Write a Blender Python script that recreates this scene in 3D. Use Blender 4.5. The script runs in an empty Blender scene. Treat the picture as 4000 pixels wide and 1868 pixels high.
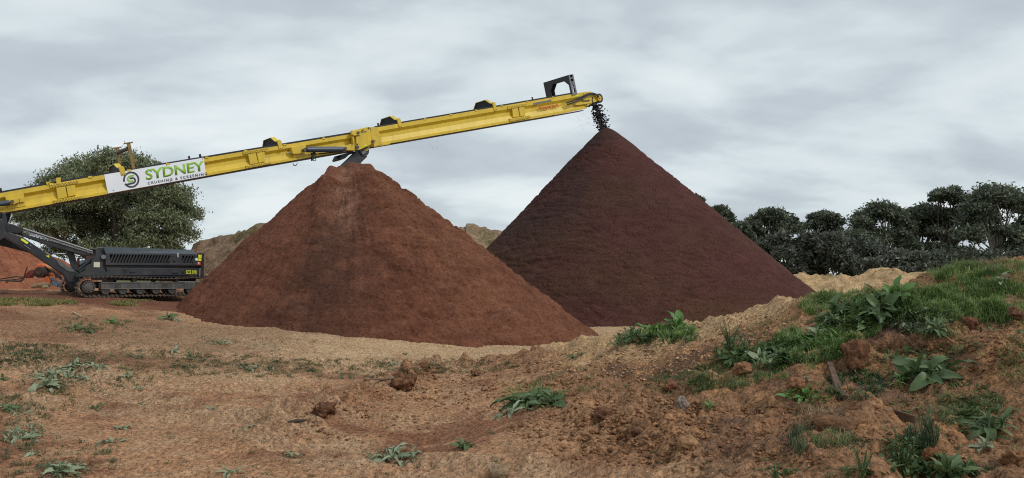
import bpy, math, random
import numpy as np
from mathutils import Vector, Matrix

random.seed(7)
RNG = np.random.default_rng(11)
scene = bpy.context.scene
COL = scene.collection

# ------------------------------------------------------------------ camera
FPX = 2900.0                     # focal length in photo pixels (photo 4000 x 1868)
EYE = np.array([0.0, 0.0, 1.65])
PITCH = math.atan(151 / FPX)
ROLL = 0.0
Fv = np.array([0.0, math.cos(PITCH), math.sin(PITCH)])
R0 = np.array([1.0, 0.0, 0.0])
U0 = np.cross(R0, Fv)
Rv = R0 * math.cos(ROLL) + U0 * math.sin(ROLL)
Uv = np.cross(Rv, Fv)
cam_data = bpy.data.cameras.new('camera')
cam_data.sensor_fit = 'HORIZONTAL'
cam_data.sensor_width = 36.0
cam_data.lens = 36.0 * FPX / 4000.0
cam_data.clip_start = 0.05
cam_data.clip_end = 3000.0
cam = bpy.data.objects.new('camera', cam_data)
COL.objects.link(cam)
M = Matrix.Identity(4)
for i in range(3):
    M[i][0] = Rv[i]; M[i][1] = Uv[i]; M[i][2] = -Fv[i]; M[i][3] = EYE[i]
cam.matrix_world = M
scene.camera = cam

# ------------------------------------------------------------------ sky, sun, exposure
SUN_EL, SUN_AZ = math.radians(44), math.radians(118)   # azimuth clockwise from +Y (view direction)
world = bpy.data.worlds.new('World')
scene.world = world
world.use_nodes = True
wt = world.node_tree
for n in list(wt.nodes): wt.nodes.remove(n)
def wn(t, **kw):
    n = wt.nodes.new(t)
    for k, v in kw.items(): setattr(n, k, v)
    return n
out = wn('ShaderNodeOutputWorld'); bg = wn('ShaderNodeBackground')
bg.inputs['Strength'].default_value = 1.0
sky = wn('ShaderNodeTexSky', sky_type='NISHITA', sun_disc=False)
sky.sun_elevation = SUN_EL; sky.sun_rotation = SUN_AZ
skym = wn('ShaderNodeMix', data_type='RGBA', blend_type='MULTIPLY')
skym.inputs['Factor'].default_value = 1.0
skym.inputs['B'].default_value = (0.1, 0.1, 0.1, 1)
wt.links.new(sky.outputs['Color'], skym.inputs['A'])
tc = wn('ShaderNodeTexCoord'); sep = wn('ShaderNodeSeparateXYZ')
wt.links.new(tc.outputs['Generated'], sep.inputs[0])
zc = wn('ShaderNodeMath', operation='MAXIMUM'); zc.inputs[1].default_value = 0.0
wt.links.new(sep.outputs['Z'], zc.inputs[0])
za = wn('ShaderNodeMath', operation='ADD'); za.inputs[1].default_value = 0.26
wt.links.new(zc.outputs[0], za.inputs[0])
dx = wn('ShaderNodeMath', operation='DIVIDE'); dy = wn('ShaderNodeMath', operation='DIVIDE')
wt.links.new(sep.outputs['X'], dx.inputs[0]); wt.links.new(za.outputs[0], dx.inputs[1])
wt.links.new(sep.outputs['Y'], dy.inputs[0]); wt.links.new(za.outputs[0], dy.inputs[1])
cmb = wn('ShaderNodeCombineXYZ')
wt.links.new(dx.outputs[0], cmb.inputs['X']); wt.links.new(dy.outputs[0], cmb.inputs['Y'])
mp = wn('ShaderNodeMapping'); mp.inputs['Rotation'].default_value = (0, 0, math.radians(-16))
mp.inputs['Scale'].default_value = (1.6, 2.3, 1.0); mp.inputs['Location'].default_value = (5.3, 0.55, 0)
wt.links.new(cmb.outputs[0], mp.inputs['Vector'])
cn = wn('ShaderNodeTexNoise'); cn.inputs['Scale'].default_value = 1.0
cn.inputs['Detail'].default_value = 7.0; cn.inputs['Roughness'].default_value = 0.50
cn.inputs['Distortion'].default_value = 0.2
wt.links.new(mp.outputs[0], cn.inputs['Vector'])
cr = wn('ShaderNodeValToRGB')
e = cr.color_ramp.elements
e[0].position = 0.32; e[0].color = (0.455, 0.505, 0.555, 1)
e[1].position = 0.66; e[1].color = (0.76, 0.815, 0.83, 1)
m1 = e.new(0.43); m1.color = (0.515, 0.575, 0.62, 1)
m2 = e.new(0.52); m2.color = (0.63, 0.705, 0.735, 1)
wt.links.new(cn.outputs['Fac'], cr.inputs[0])
mixs = wn('ShaderNodeMix', data_type='RGBA'); mixs.inputs['Factor'].default_value = 0.94
wt.links.new(skym.outputs['Result'], mixs.inputs['A']); wt.links.new(cr.outputs[0], mixs.inputs['B'])
wt.links.new(mixs.outputs['Result'], bg.inputs['Color'])
wt.links.new(bg.outputs[0], out.inputs['Surface'])

sd = bpy.data.lights.new('sun', 'SUN'); sd.energy = 1.5; sd.angle = math.radians(11)
sd.color = (1.0, 0.96, 0.9)
sun = bpy.data.objects.new('sun', sd); COL.objects.link(sun)
sdir = Vector((math.sin(SUN_AZ) * math.cos(SUN_EL), math.cos(SUN_AZ) * math.cos(SUN_EL), math.sin(SUN_EL)))
sun.rotation_euler = sdir.to_track_quat('Z', 'Y').to_euler()
sun.location = (0, 0, 60)

vs = scene.view_settings
vs.view_transform = 'Standard'; vs.look = 'None'; vs.exposure = 0.12; vs.gamma = 1.0
vs.use_curve_mapping = False
scene.render.engine = 'CYCLES'
scene.cycles.use_denoising = False        # keep the fine grain of soil and leaves
scene.cycles.filter_width = 1.1

# ------------------------------------------------------------------ pixel helpers
def ray(px, py):
    return Rv * ((px - 2000) / FPX) + Uv * (-(py - 934) / FPX) + Fv
def at(px, py, d):
    return EYE + ray(px, py) * d

# ------------------------------------------------------------------ noise (numpy)
def _h(ix, iy, iz, seed):
    with np.errstate(over='ignore'):
        h = (ix.astype(np.uint32) * np.uint32(374761393) + iy.astype(np.uint32) * np.uint32(668265263)
             + iz.astype(np.uint32) * np.uint32(2246822519) + np.uint32((seed * 3266489917) & 0xffffffff))
        h = (h ^ (h >> np.uint32(13))) * np.uint32(1274126177)
        h = h ^ (h >> np.uint32(16))
    return h
def hash01(ix, iy, iz=None, seed=0):
    if iz is None: iz = np.zeros_like(ix)
    return _h(ix, iy, iz, seed).astype(np.float64) / 4294967295.0
def noise2(x, y, seed=0):
    x = np.asarray(x, float); y = np.asarray(y, float)
    ix = np.floor(x).astype(np.int64); iy = np.floor(y).astype(np.int64)
    fx = x - ix; fy = y - iy
    ux = fx * fx * fx * (fx * (fx * 6 - 15) + 10); uy = fy * fy * fy * (fy * (fy * 6 - 15) + 10)
    def g(a, b):
        t = hash01(ix + a, iy + b, None, seed) * 2 * math.pi
        return np.cos(t) * (fx - a) + np.sin(t) * (fy - b)
    n0 = g(0, 0) * (1 - ux) + g(1, 0) * ux
    n1 = g(0, 1) * (1 - ux) + g(1, 1) * ux
    return (n0 * (1 - uy) + n1 * uy) * 1.5
def noise3(x, y, z, seed=0):
    x = np.asarray(x, float); y = np.asarray(y, float); z = np.asarray(z, float)
    ix = np.floor(x).astype(np.int64); iy = np.floor(y).astype(np.int64); iz = np.floor(z).astype(np.int64)
    fx = x - ix; fy = y - iy; fz = z - iz
    s = lambda f: f * f * (3 - 2 * f)
    ux, uy, uz = s(fx), s(fy), s(fz)
    def g(a, b, c):
        return hash01(ix + a, iy + b, iz + c, seed) * 2 - 1
    def l(a, b, t): return a * (1 - t) + b * t
    return l(l(l(g(0,0,0), g(1,0,0), ux), l(g(0,1,0), g(1,1,0), ux), uy),
             l(l(g(0,0,1), g(1,0,1), ux), l(g(0,1,1), g(1,1,1), ux), uy), uz)
def fbm2(x, y, o=4, seed=0, gain=0.5):
    a, s, f = 1.0, 0.0, 1.0
    for i in range(o):
        s = s + a * noise2(x * f, y * f, seed + i * 17); a *= gain; f *= 2.03
    return s
def fbm3(x, y, z, o=3, seed=0, gain=0.5):
    a, s, f = 1.0, 0.0, 1.0
    for i in range(o):
        s = s + a * noise3(x * f, y * f, z * f, seed + i * 13); a *= gain; f *= 2.07
    return s
def worley(x, y, seed=0):
    ix = np.floor(x).astype(np.int64); iy = np.floor(y).astype(np.int64)
    best = np.full(np.shape(x), 9.0); rid = np.zeros(np.shape(x))
    for a in (-1, 0, 1):
        for b in (-1, 0, 1):
            px = ix + a + hash01(ix + a, iy + b, None, seed)
            py = iy + b + hash01(ix + a, iy + b, None, seed + 5)
            d = (px - x) ** 2 + (py - y) ** 2
            r = hash01(ix + a, iy + b, None, seed + 9)
            m = d < best
            best = np.where(m, d, best); rid = np.where(m, r, rid)
    return np.sqrt(best), rid
def sstep(a, b, x):
    t = np.clip((np.asarray(x, float) - a) / (b - a), 0, 1)
    return t * t * (3 - 2 * t)

# ------------------------------------------------------------------ objects
def link(o, parent=None):
    COL.objects.link(o)
    if parent is not None: o.parent = parent
    return o
def tag(o, label=None, cat=None, group=None, kind=None):
    if label: o['label'] = label
    if cat: o['category'] = cat
    if group: o['group'] = group
    if kind: o['kind'] = kind
    return o
def empty(name, loc, rz=0.0):
    o = bpy.data.objects.new(name, None)
    o.empty_display_size = 0.2
    o.location = loc; o.rotation_euler = (0, 0, rz)
    return link(o)
def mesh_np(name, verts, faces, mats, smooth=False, col=None):
    """faces: int array (n,3) or (n,4) or list of lists"""
    me = bpy.data.meshes.new(name)
    verts = np.asarray(verts, dtype=np.float32)
    if isinstance(faces, np.ndarray):
        k = faces.shape[1]; n = faces.shape[0]
        me.vertices.add(len(verts)); me.vertices.foreach_set('co', verts.ravel())
        me.loops.add(n * k); me.loops.foreach_set('vertex_index', faces.astype(np.int32).ravel())
        me.polygons.add(n); me.polygons.foreach_set('loop_start', np.arange(0, n * k, k, dtype=np.int32))
        me.polygons.foreach_set('loop_total', np.full(n, k, dtype=np.int32))
        me.update(calc_edges=True)
    else:
        me.from_pydata([tuple(map(float, v)) for v in verts], [], faces)
        me.update()
    if smooth: me.polygons.foreach_set('use_smooth', np.ones(len(me.polygons), dtype=bool))
    if col is not None:
        ca = me.color_attributes.new('Col', 'FLOAT_COLOR', 'POINT')
        c = np.ones((len(verts), 4), dtype=np.float32); c[:, :3] = col
        ca.data.foreach_set('color', c.ravel())
    for m in (mats if isinstance(mats, (list, tuple)) else [mats]): me.materials.append(m)
    return me
def add(name, me, parent=None):
    return link(bpy.data.objects.new(name, me), parent)

class MB:
    """collects faces, builds one mesh"""
    def __init__(s): s.v = []; s.f = []
    def face(s, pts):
        i = len(s.v); s.v += [tuple(p) for p in pts]; s.f.append(list(range(i, i + len(pts))))
    def extr(s, a, b):
        n = len(a); i = len(s.v); s.v += [tuple(p) for p in a] + [tuple(p) for p in b]
        s.f.append(list(range(i, i + n))); s.f.append(list(range(i + 2 * n - 1, i + n - 1, -1)))
        for k in range(n):
            k2 = (k + 1) % n
            s.f.append([i + k2, i + k, i + n + k, i + n + k2])
    def box(s, lo, hi):
        x0, y0, z0 = lo; x1, y1, z1 = hi
        s.extr([(x0, y0, z0), (x1, y0, z0), (x1, y0, z1), (x0, y0, z1)], [(x0, y1, z0), (x1, y1, z0), (x1, y1, z1), (x0, y1, z1)])
    def tube(s, pts, r, seg=10, caps=True):
        pts = [np.array(p, float) for p in pts]
        rs = r if isinstance(r, (list, tuple)) else [r] * len(pts)
        rings = []
        for i, p in enumerate(pts):
            t = pts[min(i + 1, len(pts) - 1)] - pts[max(i - 1, 0)]
            t = t / (np.linalg.norm(t) + 1e-9)
            a = np.cross(t, [0, 0, 1.0]) if abs(t[2]) < 0.9 else np.cross(t, [1.0, 0, 0])
            a /= np.linalg.norm(a); b = np.cross(t, a)
            base = len(s.v)
            for k in range(seg):
                an = 2 * math.pi * k / seg
                s.v.append(tuple(p + rs[i] * (math.cos(an) * a + math.sin(an) * b)))
            rings.append(base)
        for i in range(len(rings) - 1):
            for k in range(seg):
                k2 = (k + 1) % seg
                s.f.append([rings[i] + k, rings[i] + k2, rings[i + 1] + k2, rings[i + 1] + k])
        if caps:
            s.f.append([rings[0] + k for k in range(seg)][::-1]); s.f.append([rings[-1] + k for k in range(seg)])
    def bar(s, p, q, w, h, up=(0, 0, 1)):
        """rectangular bar from p to q, w sideways, h along up"""
        p = np.array(p, float); q = np.array(q, float); t = q - p; t /= np.linalg.norm(t)
        a = np.cross(t, np.array(up, float)); a /= np.linalg.norm(a); b = np.cross(a, t)
        c = [(-w / 2, -h / 2), (w / 2, -h / 2), (w / 2, h / 2), (-w / 2, h / 2)]
        s.extr([p + a * x + b * y for x, y in c], [q + a * x + b * y for x, y in c])
    def build(s, name, mat, parent=None, smooth=False, bevel=0.0):
        me = mesh_np(name, s.v, s.f, mat, smooth)
        import bmesh
        bm = bmesh.new(); bm.from_mesh(me); bmesh.ops.recalc_face_normals(bm, faces=bm.faces[:]); bm.to_mesh(me); bm.free()
        o = add(name, me, parent)
        if smooth:
            try: me.set_sharp_from_angle(angle=math.radians(35))
            except Exception: pass
        if bevel:
            m = o.modifiers.new('bevel', 'BEVEL'); m.width = bevel; m.segments = 2; m.limit_method = 'ANGLE'
            m.angle_limit = math.radians(40)
        return o

# ------------------------------------------------------------------ materials
def mat(name, color, rough=0.6, metal=0.0, var=0.0, vscale=8.0, dirt=None, dirt_amt=0.0, dirt_scale=3.0,
        bump=0.0, bscale=40.0, attr=False, spec=0.5, streak=None, vdet=6, vrough=.5, specks=0.0, sscale=45):
    m = bpy.data.materials.new(name); m.use_nodes = True
    nt = m.node_tree; b = nt.nodes['Principled BSDF']
    b.inputs['Roughness'].default_value = rough; b.inputs['Metallic'].default_value = metal
    b.inputs['Specular IOR Level'].default_value = spec
    tcn = nt.nodes.new('ShaderNodeTexCoord'); L = nt.links.new
    if attr:
        a = nt.nodes.new('ShaderNodeVertexColor'); a.layer_name = 'Col'; src = a.outputs['Color']
    else:
        c = nt.nodes.new('ShaderNodeRGB'); c.outputs[0].default_value = (*color, 1); src = c.outputs[0]
    if var:
        n = nt.nodes.new('ShaderNodeTexNoise'); n.inputs['Scale'].default_value = vscale; n.inputs['Detail'].default_value = vdet; n.inputs['Roughness'].default_value = vrough
        L(tcn.outputs['Object'], n.inputs['Vector'])
        mr = nt.nodes.new('ShaderNodeMapRange'); mr.inputs['From Min'].default_value = 0.3; mr.inputs['From Max'].default_value = 0.7
        mr.inputs['To Min'].default_value = 1 - var; mr.inputs['To Max'].default_value = 1 + var
        L(n.outputs['Fac'], mr.inputs['Value'])
        mx = nt.nodes.new('ShaderNodeMix'); mx.data_type = 'RGBA'; mx.blend_type = 'MULTIPLY'; mx.inputs['Factor'].default_value = 1
        L(src, mx.inputs['A']); L(mr.outputs[0], mx.inputs['B']); src = mx.outputs['Result']
    if specks:      # small dark crumbs and organic bits
        n = nt.nodes.new('ShaderNodeTexNoise'); n.inputs['Scale'].default_value = sscale; n.inputs['Detail'].default_value = 2
        L(tcn.outputs['Object'], n.inputs['Vector'])
        mr = nt.nodes.new('ShaderNodeMapRange'); mr.inputs['From Min'].default_value = 0.56; mr.inputs['From Max'].default_value = 0.66
        mr.inputs['To Min'].default_value = 1.0; mr.inputs['To Max'].default_value = 1 - specks; L(n.outputs['Fac'], mr.inputs['Value'])
        mx = nt.nodes.new('ShaderNodeMix'); mx.data_type = 'RGBA'; mx.blend_type = 'MULTIPLY'; mx.inputs['Factor'].default_value = 1
        L(src, mx.inputs['A']); L(mr.outputs[0], mx.inputs['B']); src = mx.outputs['Result']
    if dirt:
        n = nt.nodes.new('ShaderNodeTexNoise'); n.inputs['Scale'].default_value = dirt_scale; n.inputs['Detail'].default_value = 8
        n.inputs['Roughness'].default_value = 0.65
        if streak:
            mpn = nt.nodes.new('ShaderNodeMapping'); mpn.inputs['Scale'].default_value = streak
            L(tcn.outputs['Object'], mpn.inputs['Vector']); L(mpn.outputs[0], n.inputs['Vector'])
        else: L(tcn.outputs['Object'], n.inputs['Vector'])
        mr = nt.nodes.new('ShaderNodeMapRange'); mr.inputs['From Min'].default_value = 0.48; mr.inputs['From Max'].default_value = 0.72
        mr.inputs['To Max'].default_value = dirt_amt; L(n.outputs['Fac'], mr.inputs['Value'])
        mx = nt.nodes.new('ShaderNodeMix'); mx.data_type = 'RGBA'; mx.inputs['B'].default_value = (*dirt, 1)
        L(mr.outputs[0], mx.inputs['Factor']); L(src, mx.inputs['A']); src = mx.outputs['Result']
    L(src, b.inputs['Base Color'])
    if bump:
        n = nt.nodes.new('ShaderNodeTexNoise'); n.inputs['Scale'].default_value = bscale; n.inputs['Detail'].default_value = 6
        n.inputs['Roughness'].default_value = 0.65
        L(tcn.outputs['Object'], n.inputs['Vector'])
        bp = nt.nodes.new('ShaderNodeBump'); bp.inputs['Strength'].default_value = 1.0; bp.inputs['Distance'].default_value = bump
        L(n.outputs['Fac'], bp.inputs['Height']); L(bp.outputs[0], b.inputs['Normal'])
    return m

RUST = (0.16, 0.085, 0.04)
YEL = mat('yellow_paint', (0.66, 0.46, 0.035), 0.42, var=0.08, vscale=2.0, dirt=(0.24, 0.15, 0.05), dirt_amt=0.32, dirt_scale=1.6, streak=(3.0, 1.0, 0.7))
YELB = mat('yellow_paint_bolts', (0.13, 0.085, 0.025), 0.5, var=0.2)
BLK = mat('black_paint', (0.017, 0.019, 0.024), 0.42, var=0.25, vscale=3, dirt=(0.10, 0.075, 0.055), dirt_amt=0.35, dirt_scale=2.0)
GRY = mat('dark_grey_paint', (0.028, 0.032, 0.038), 0.42, var=0.15, vscale=3, dirt=(0.12, 0.09, 0.07), dirt_amt=0.35, dirt_scale=2.2)
GRM = mat('mid_grey_paint', (0.055, 0.070, 0.082), 0.42, var=0.12, vscale=3, dirt=(0.14, 0.11, 0.09), dirt_amt=0.3)
RUB = mat('black_rubber', (0.014, 0.015, 0.02), 0.65, var=0.2)
BELT = mat('dusty_belt', (0.13, 0.085, 0.06), 0.8, var=0.3, vscale=6, dirt=(0.02, 0.018, 0.018), dirt_amt=0.8, dirt_scale=1.5)
BELTD = mat('dark_belt', (0.02, 0.018, 0.018), 0.75, var=0.3)
VOID = mat('slot_shade_backing', (0.006, 0.006, 0.007), 0.8)  # near-black tone for the shade inside the louvre slots
STEEL = mat('galvanised_steel', (0.20, 0.21, 0.22), 0.4, 0.6, var=0.2, vscale=20)
HOOPG = mat('cast_frame_lit', (0.17, 0.175, 0.19), 0.5, 0.2, var=0.15, vscale=6)  # lit tone of the head hoop, painted on its side plates
TRK = mat('worn_track_steel', (0.11, 0.085, 0.065), 0.5, 0.4, var=0.5, vscale=25, dirt=(0.19, 0.13, 0.085), dirt_amt=0.8, dirt_scale=9)
TRKD = mat('track_side_steel', (0.055, 0.05, 0.046), 0.55, 0.2, var=0.3, vscale=9, dirt=(0.17, 0.115, 0.08), dirt_amt=0.6, dirt_scale=5)
BEAM = mat('track_beam_paint', (0.075, 0.078, 0.078), 0.45, var=0.2, vscale=4, dirt=(0.20, 0.15, 0.11), dirt_amt=0.7, dirt_scale=4, streak=(3, 1, 0.6))
WHT = mat('white_banner', (0.80, 0.82, 0.86), 0.5, var=0.03, vscale=2)
GRN = mat('green_print', (0.25, 0.48, 0.045), 0.5)
INK = mat('dark_print', (0.03, 0.035, 0.05), 0.5)
RED = mat('red_print', (0.55, 0.05, 0.03), 0.5)
FLU = mat('fluorescent_yellow', (0.75, 0.80, 0.03), 0.5)
CRM = mat('cream_sticker', (0.62, 0.60, 0.44), 0.5)
PIN = mat('pin_steel', (0.10, 0.085, 0.085), 0.45, 0.5)
CYL = mat('cylinder_blue_grey', (0.055, 0.07, 0.095), 0.4, 0.2, var=0.1)
OLDY = mat('faded_rusty_yellow', (0.22, 0.145, 0.035), 0.6, var=0.3, vscale=9, dirt=RUST, dirt_amt=0.9, dirt_scale=5)
DGR = mat('grey_grease_patch', (0.12, 0.135, 0.16), 0.6)

# ================================================================== TERRAIN
def dome(w, k): return np.clip(k * k - w * w, 0, 1) / k
def berm(x, y):
    x = np.asarray(x, float); y = np.asarray(y, float)
    yc = np.clip(12.0 - 0.6 * (x - 1.37), 7.6, 12.8)
    t = np.clip(x + 1.0, 0, 8.5)
    ramp = 0.262 * (np.sqrt(t * t + 0.09) - 0.3) * (1 - 0.35 * sstep(6.5, 14, x))
    near = 0.45 + 0.55 * sstep(3, 9, y)
    back = 1 - sstep(yc + 0.1, yc + 3.6, y)
    return ramp * near * back
def ground_low(x, y):
    x = np.asarray(x, float); y = np.asarray(y, float)
    base = 0.085 * np.clip(1 - x, 0, 14) * sstep(4, 18, y)
    h = base + berm(x, y)
    h = h + 0.07 * fbm2(x * 0.33 + 3, y * 0.33, 2, 3) * (1 - sstep(40, 80, y))
    return h
MOUNDS = []     # (x, y, rx, ry, h)
RIDGE = []
RUTS = [(-1.3, 6.5, .55, .83, .3), (-2.0, 7.6, .52, .85, .3), (-4.0, 9.0, .12, .99, 1.0), (-4.2, 10.7, .12, .99, 1.0), (-3.0, 13.0, -.05, 1.0, 2.0)]
def Hfun(x, y):
    x = np.asarray(x, float); y = np.asarray(y, float)
    h = ground_low(x, y)
    b = berm(x, y)
    wl = sstep(0.03, 0.45, b)
    far = 1 - sstep(26, 45, y)
    h = h + wl * (0.15 * fbm2(x * 0.9, y * 0.9, 3, 21) + 0.055 * fbm2(x * 3.1, y * 3.1, 3, 22))
    w1, r1 = worley(x * 2.6, y * 2.6, 31)
    h = h + wl * 0.07 * dome(w1, .5) * r1 * 2
    w2, r2 = worley(x * 7.5, y * 7.5, 41)
    h = h + (0.25 + 0.75 * wl) * 0.05 * dome(w2, .45) * r2 * sstep(0.35, 0.8, r2 + 0.3 * wl) * far
    # broken ridge of tumbled earth from the middle towards the bank
    if len(RIDGE):
        dr = np.full(np.shape(x), 99.0); ln_ = 0.0
        for (ax, ay), (bx_, by_) in zip(RIDGE[:-1], RIDGE[1:]):
            vx, vy = bx_ - ax, by_ - ay; tt = np.clip(((x - ax) * vx + (y - ay) * vy) / (vx * vx + vy * vy), 0, 1)
            dr = np.minimum(dr, np.hypot(x - ax - tt * vx, y - ay - tt * vy))
        wr = np.exp(-(dr / 0.42) ** 2)
        w3, r3 = worley(x * 4.2, y * 4.2, 131); w4, r4 = worley(x * 9.0, y * 9.0, 132)
        h = h + wr * (0.07 + 0.20 * np.abs(fbm2(x * 1.9, y * 1.9, 3, 133)) + 0.24 * dome(w3, .5) * sstep(.3, .9, r3) + 0.11 * dome(w4, .5) * r4)
    h = h + wl * (0.05 * dome(worley(x * 14, y * 14, 134)[0], .5) * (y < 16) + 0.035 * np.abs(fbm2(x * 6.5, y * 6.5, 3, 135)))
    # tyre tracks pressed into the yard
    for (lx, ly, nx_, ny_, al) in RUTS:
        q = (x - lx) * nx_ + (y - ly) * ny_ + 0.5 * np.sin(((x - lx) * ny_ - (y - ly) * nx_) * .35 + al); s_ = (x - lx) * ny_ - (y - ly) * nx_
        b_ = np.exp(-(q / 0.2) ** 4) * (1 - sstep(17, 21, y)) * (1 - wl)
        h = h + b_ * (-0.045 + 0.022 * np.sign(np.sin(s_ * 34 + 3.0 * np.abs(q) * 10)) * np.clip(.6 + 1.2 * noise2(s_ * .8, q, 141), 0, 1.3))
        h = h + 0.025 * np.exp(-((np.abs(q) - .27) / .07) ** 2) * (1 - sstep(17, 21, y)) * (1 - wl)
    # flat yard: scuffed soil, low wheel ridges running across the view
    fl = (1 - wl) * far
    rut = noise2(x * 0.22 + 0.25 * y, y * 1.7 + 0.3 * noise2(x * 0.5, y * 0.5, 8), 55)
    h = h + fl * (0.030 * rut + 0.024 * fbm2(x * 1.6, y * 2.6, 4, 61) + 0.016 * np.abs(fbm2(x * 5, y * 8, 3, 62)) + 0.02 * dome(worley(x * 11, y * 11, 63)[0], .45) * (y < 18))
    for (mx, my, rx, ry, mh) in MOUNDS:
        d = ((x - mx) / rx) ** 2 + ((y - my) / ry) ** 2
        h = h + mh * np.exp(-d * 1.6)
    return h

# regular lookup grid for placing things
GX0, GX1, GY0, GY1, GS = -22.0, 12.0, 2.0, 32.0, 0.07
_gx = np.arange(GX0, GX1, GS); _gy = np.arange(GY0, GY1, GS)
def make_lookup():
    global HG
    X, Y = np.meshgrid(_gx, _gy); HG = Hfun(X, Y)
def hq(x, y):
    fx = np.clip((np.asarray(x, float) - GX0) / GS, 0, len(_gx) - 2.001); fy = np.clip((np.asarray(y, float) - GY0) / GS, 0, len(_gy) - 2.001)
    ix = fx.astype(int); iy = fy.astype(int); tx = fx - ix; ty = fy - iy
    return (HG[iy, ix] * (1 - tx) + HG[iy, ix + 1] * tx) * (1 - ty) + (HG[iy + 1, ix] * (1 - tx) + HG[iy + 1, ix + 1] * tx) * ty
TS = 2.2 * (40.0 / 2.2) ** np.linspace(0, 1, 420)
def hits(px, py):
    """first point of the ground seen at photo pixels (arrays)"""
    px = np.atleast_1d(np.asarray(px, float)); py = np.atleast_1d(np.asarray(py, float))
    d = Rv[None] * ((px - 2000) / FPX)[:, None] + Uv[None] * (-(py - 934) / FPX)[:, None] + Fv[None]
    res = np.full((len(px), 3), np.nan)
    alive = np.ones(len(px), bool)
    tprev = TS[0]
    for t in TS[1:]:
        idx = np.nonzero(alive)[0]
        if not len(idx): break
        p = EYE[None] + d[idx] * t
        below = p[:, 2] < hq(p[:, 0], p[:, 1])
        k = idx[below]
        if len(k):
            lo = np.full(len(k), tprev); hi = np.full(len(k), t)
            for _ in range(7):
                mid = (lo + hi) / 2; q = EYE[None] + d[k] * mid[:, None]
                b = q[:, 2] < hq(q[:, 0], q[:, 1]); hi = np.where(b, mid, hi); lo = np.where(b, lo, mid)
            q = EYE[None] + d[k] * hi[:, None]; q[:, 2] = hq(q[:, 0], q[:, 1])
            res[k] = q; alive[k] = False
        tprev = t
    return res
def hit(px, py): return hits([px], [py])[0]

make_lookup()
for (px, py, rx, ry, mh) in [(3480, 1335, 0.66, 0.42, 0.42), (3355, 1400, 0.26, 0.24, 0.20), (3330, 1640, 0.30, 0.24, 0.15), (3200, 1520, 0.22, 0.2, 0.12),
                             (3930, 1360, 0.55, 0.35, 0.12), (2680, 1690, 0.45, 0.35, 0.10), (2450, 1650, 0.5, 0.35, 0.12), (3700, 1130, 0.8, 0.6, 0.10),
                             (1700, 1480, 0.9, 0.5, 0.14), (2100, 1430, 0.8, 0.5, 0.10), (3960, 1090, 0.9, 0.6, 0.12)]:
    p = hit(px, py); MOUNDS.append((p[0], p[1], rx, ry, mh))
for q in [(1120, 1650), (1260, 1610), (1380, 1570), (1480, 1530), (1590, 1495), (1720, 1465), (1900, 1440), (2080, 1415)]:
    p = hit(*q); RIDGE.append((p[0], p[1]))
make_lookup()

P1 = at(1372, 632, 22.0); P2 = at(2368, 500, 34.6)

# ground sheet: one mesh, finer near the camera
rows = [-4.0, -1.0, 1.0]
y = 2.0
while y < 700:
    rows.append(y); y += max(0.022, 0.0044 * y) if y < 40 else 0.05 * y
rows = np.array(rows); nc = 560
tcol = np.concatenate([np.linspace(-3.2, -1, 32)[:-1], np.linspace(-1, 1, nc - 62), np.linspace(1, 3.2, 32)[1:]]); nc = len(tcol)
YY = np.repeat(rows[:, None], nc, 1); XX = tcol[None] * (0.9 + 0.76 * np.clip(YY, 0, None))
ZZ = Hfun(XX, YY)
Pg = np.stack([XX, YY, ZZ], -1).reshape(-1, 3)
ii = np.arange((len(rows) - 1) * nc).reshape(len(rows) - 1, nc)[:, :-1].ravel()
Fg = np.stack([ii, ii + 1, ii + nc + 1, ii + nc], 1)
# soil colours (albedo): yard loam, paler tan wheelings round the near pile, sandy crest, darker berm earth, red spill by the machine
gx, gy = Pg[:, 0], Pg[:, 1]
n1 = fbm2(gx * 0.5, gy * 0.7, 4, 101); n2 = fbm2(gx * 2.2, gy * 3.4, 4, 102); n3 = noise2(gx * 11, gy * 11, 103)
def mixc(c, d, t): return c * (1 - t[:, None]) + np.array(d)[None] * t[:, None]
gc = np.tile(np.array([[0.325, 0.172, 0.094]]), (len(gx), 1))
gc = mixc(gc, (0.20, 0.092, 0.052), sstep(-0.05, 0.4, n1))
gc = mixc(gc, (0.36, 0.215, 0.125), sstep(0.05, 0.6, n2 - 0.4 * n1) * 0.7)
dP1 = np.hypot(gx - P1[0], gy - P1[1] + 0.5)
tan = sstep(11.5, 8.0, dP1 + 1.2 * n1) * sstep(-9.5, -5.0, gx + 0.8 * n1) * (gy < 60)
gc = mixc(gc, (0.40, 0.265, 0.155), np.clip(tan * (0.85 + 0.4 * n2), 0, 1))
bb = berm(gx, gy); wl = sstep(0.06, 0.5, bb)
gc = mixc(gc, (0.205, 0.108, 0.058), wl * 0.8)
gc = mixc(gc, (0.33, 0.165, 0.078), wl * sstep(0.1, 0.5, n2) * 0.75)
gc = mixc(gc, (0.11, 0.062, 0.042), wl * sstep(0.15, 0.6, fbm2(gx * 0.9 + 7, gy * 0.9, 3, 104)) * 0.75)
ycr = np.clip(12.0 - 0.6 * (gx - 1.37), 7.6, 12.8)
sand = sstep(2.6, 1.2, np.abs(gy - ycr - 0.2) + 0.7 * n1) * sstep(-0.3, 1.0, gx) * sstep(5.2, 4.2, gx + 0.6 * n1)
gc = mixc(gc, (0.42, 0.275, 0.15), np.clip(sand, 0, 1) * (0.72 + 0.2 * np.clip(n2, -1, 1)))
spill = sstep(3.4, 2.0, np.abs(gy - 20.5 - 0.2 * (gx + 12) + 0.8 * n1)) * sstep(-5.5, -8.0, gx + 0.8 * n2) * (gy < 60)
gc = mixc(gc, (0.13, 0.052, 0.034), np.clip(spill, 0, 1) * 0.85)
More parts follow.
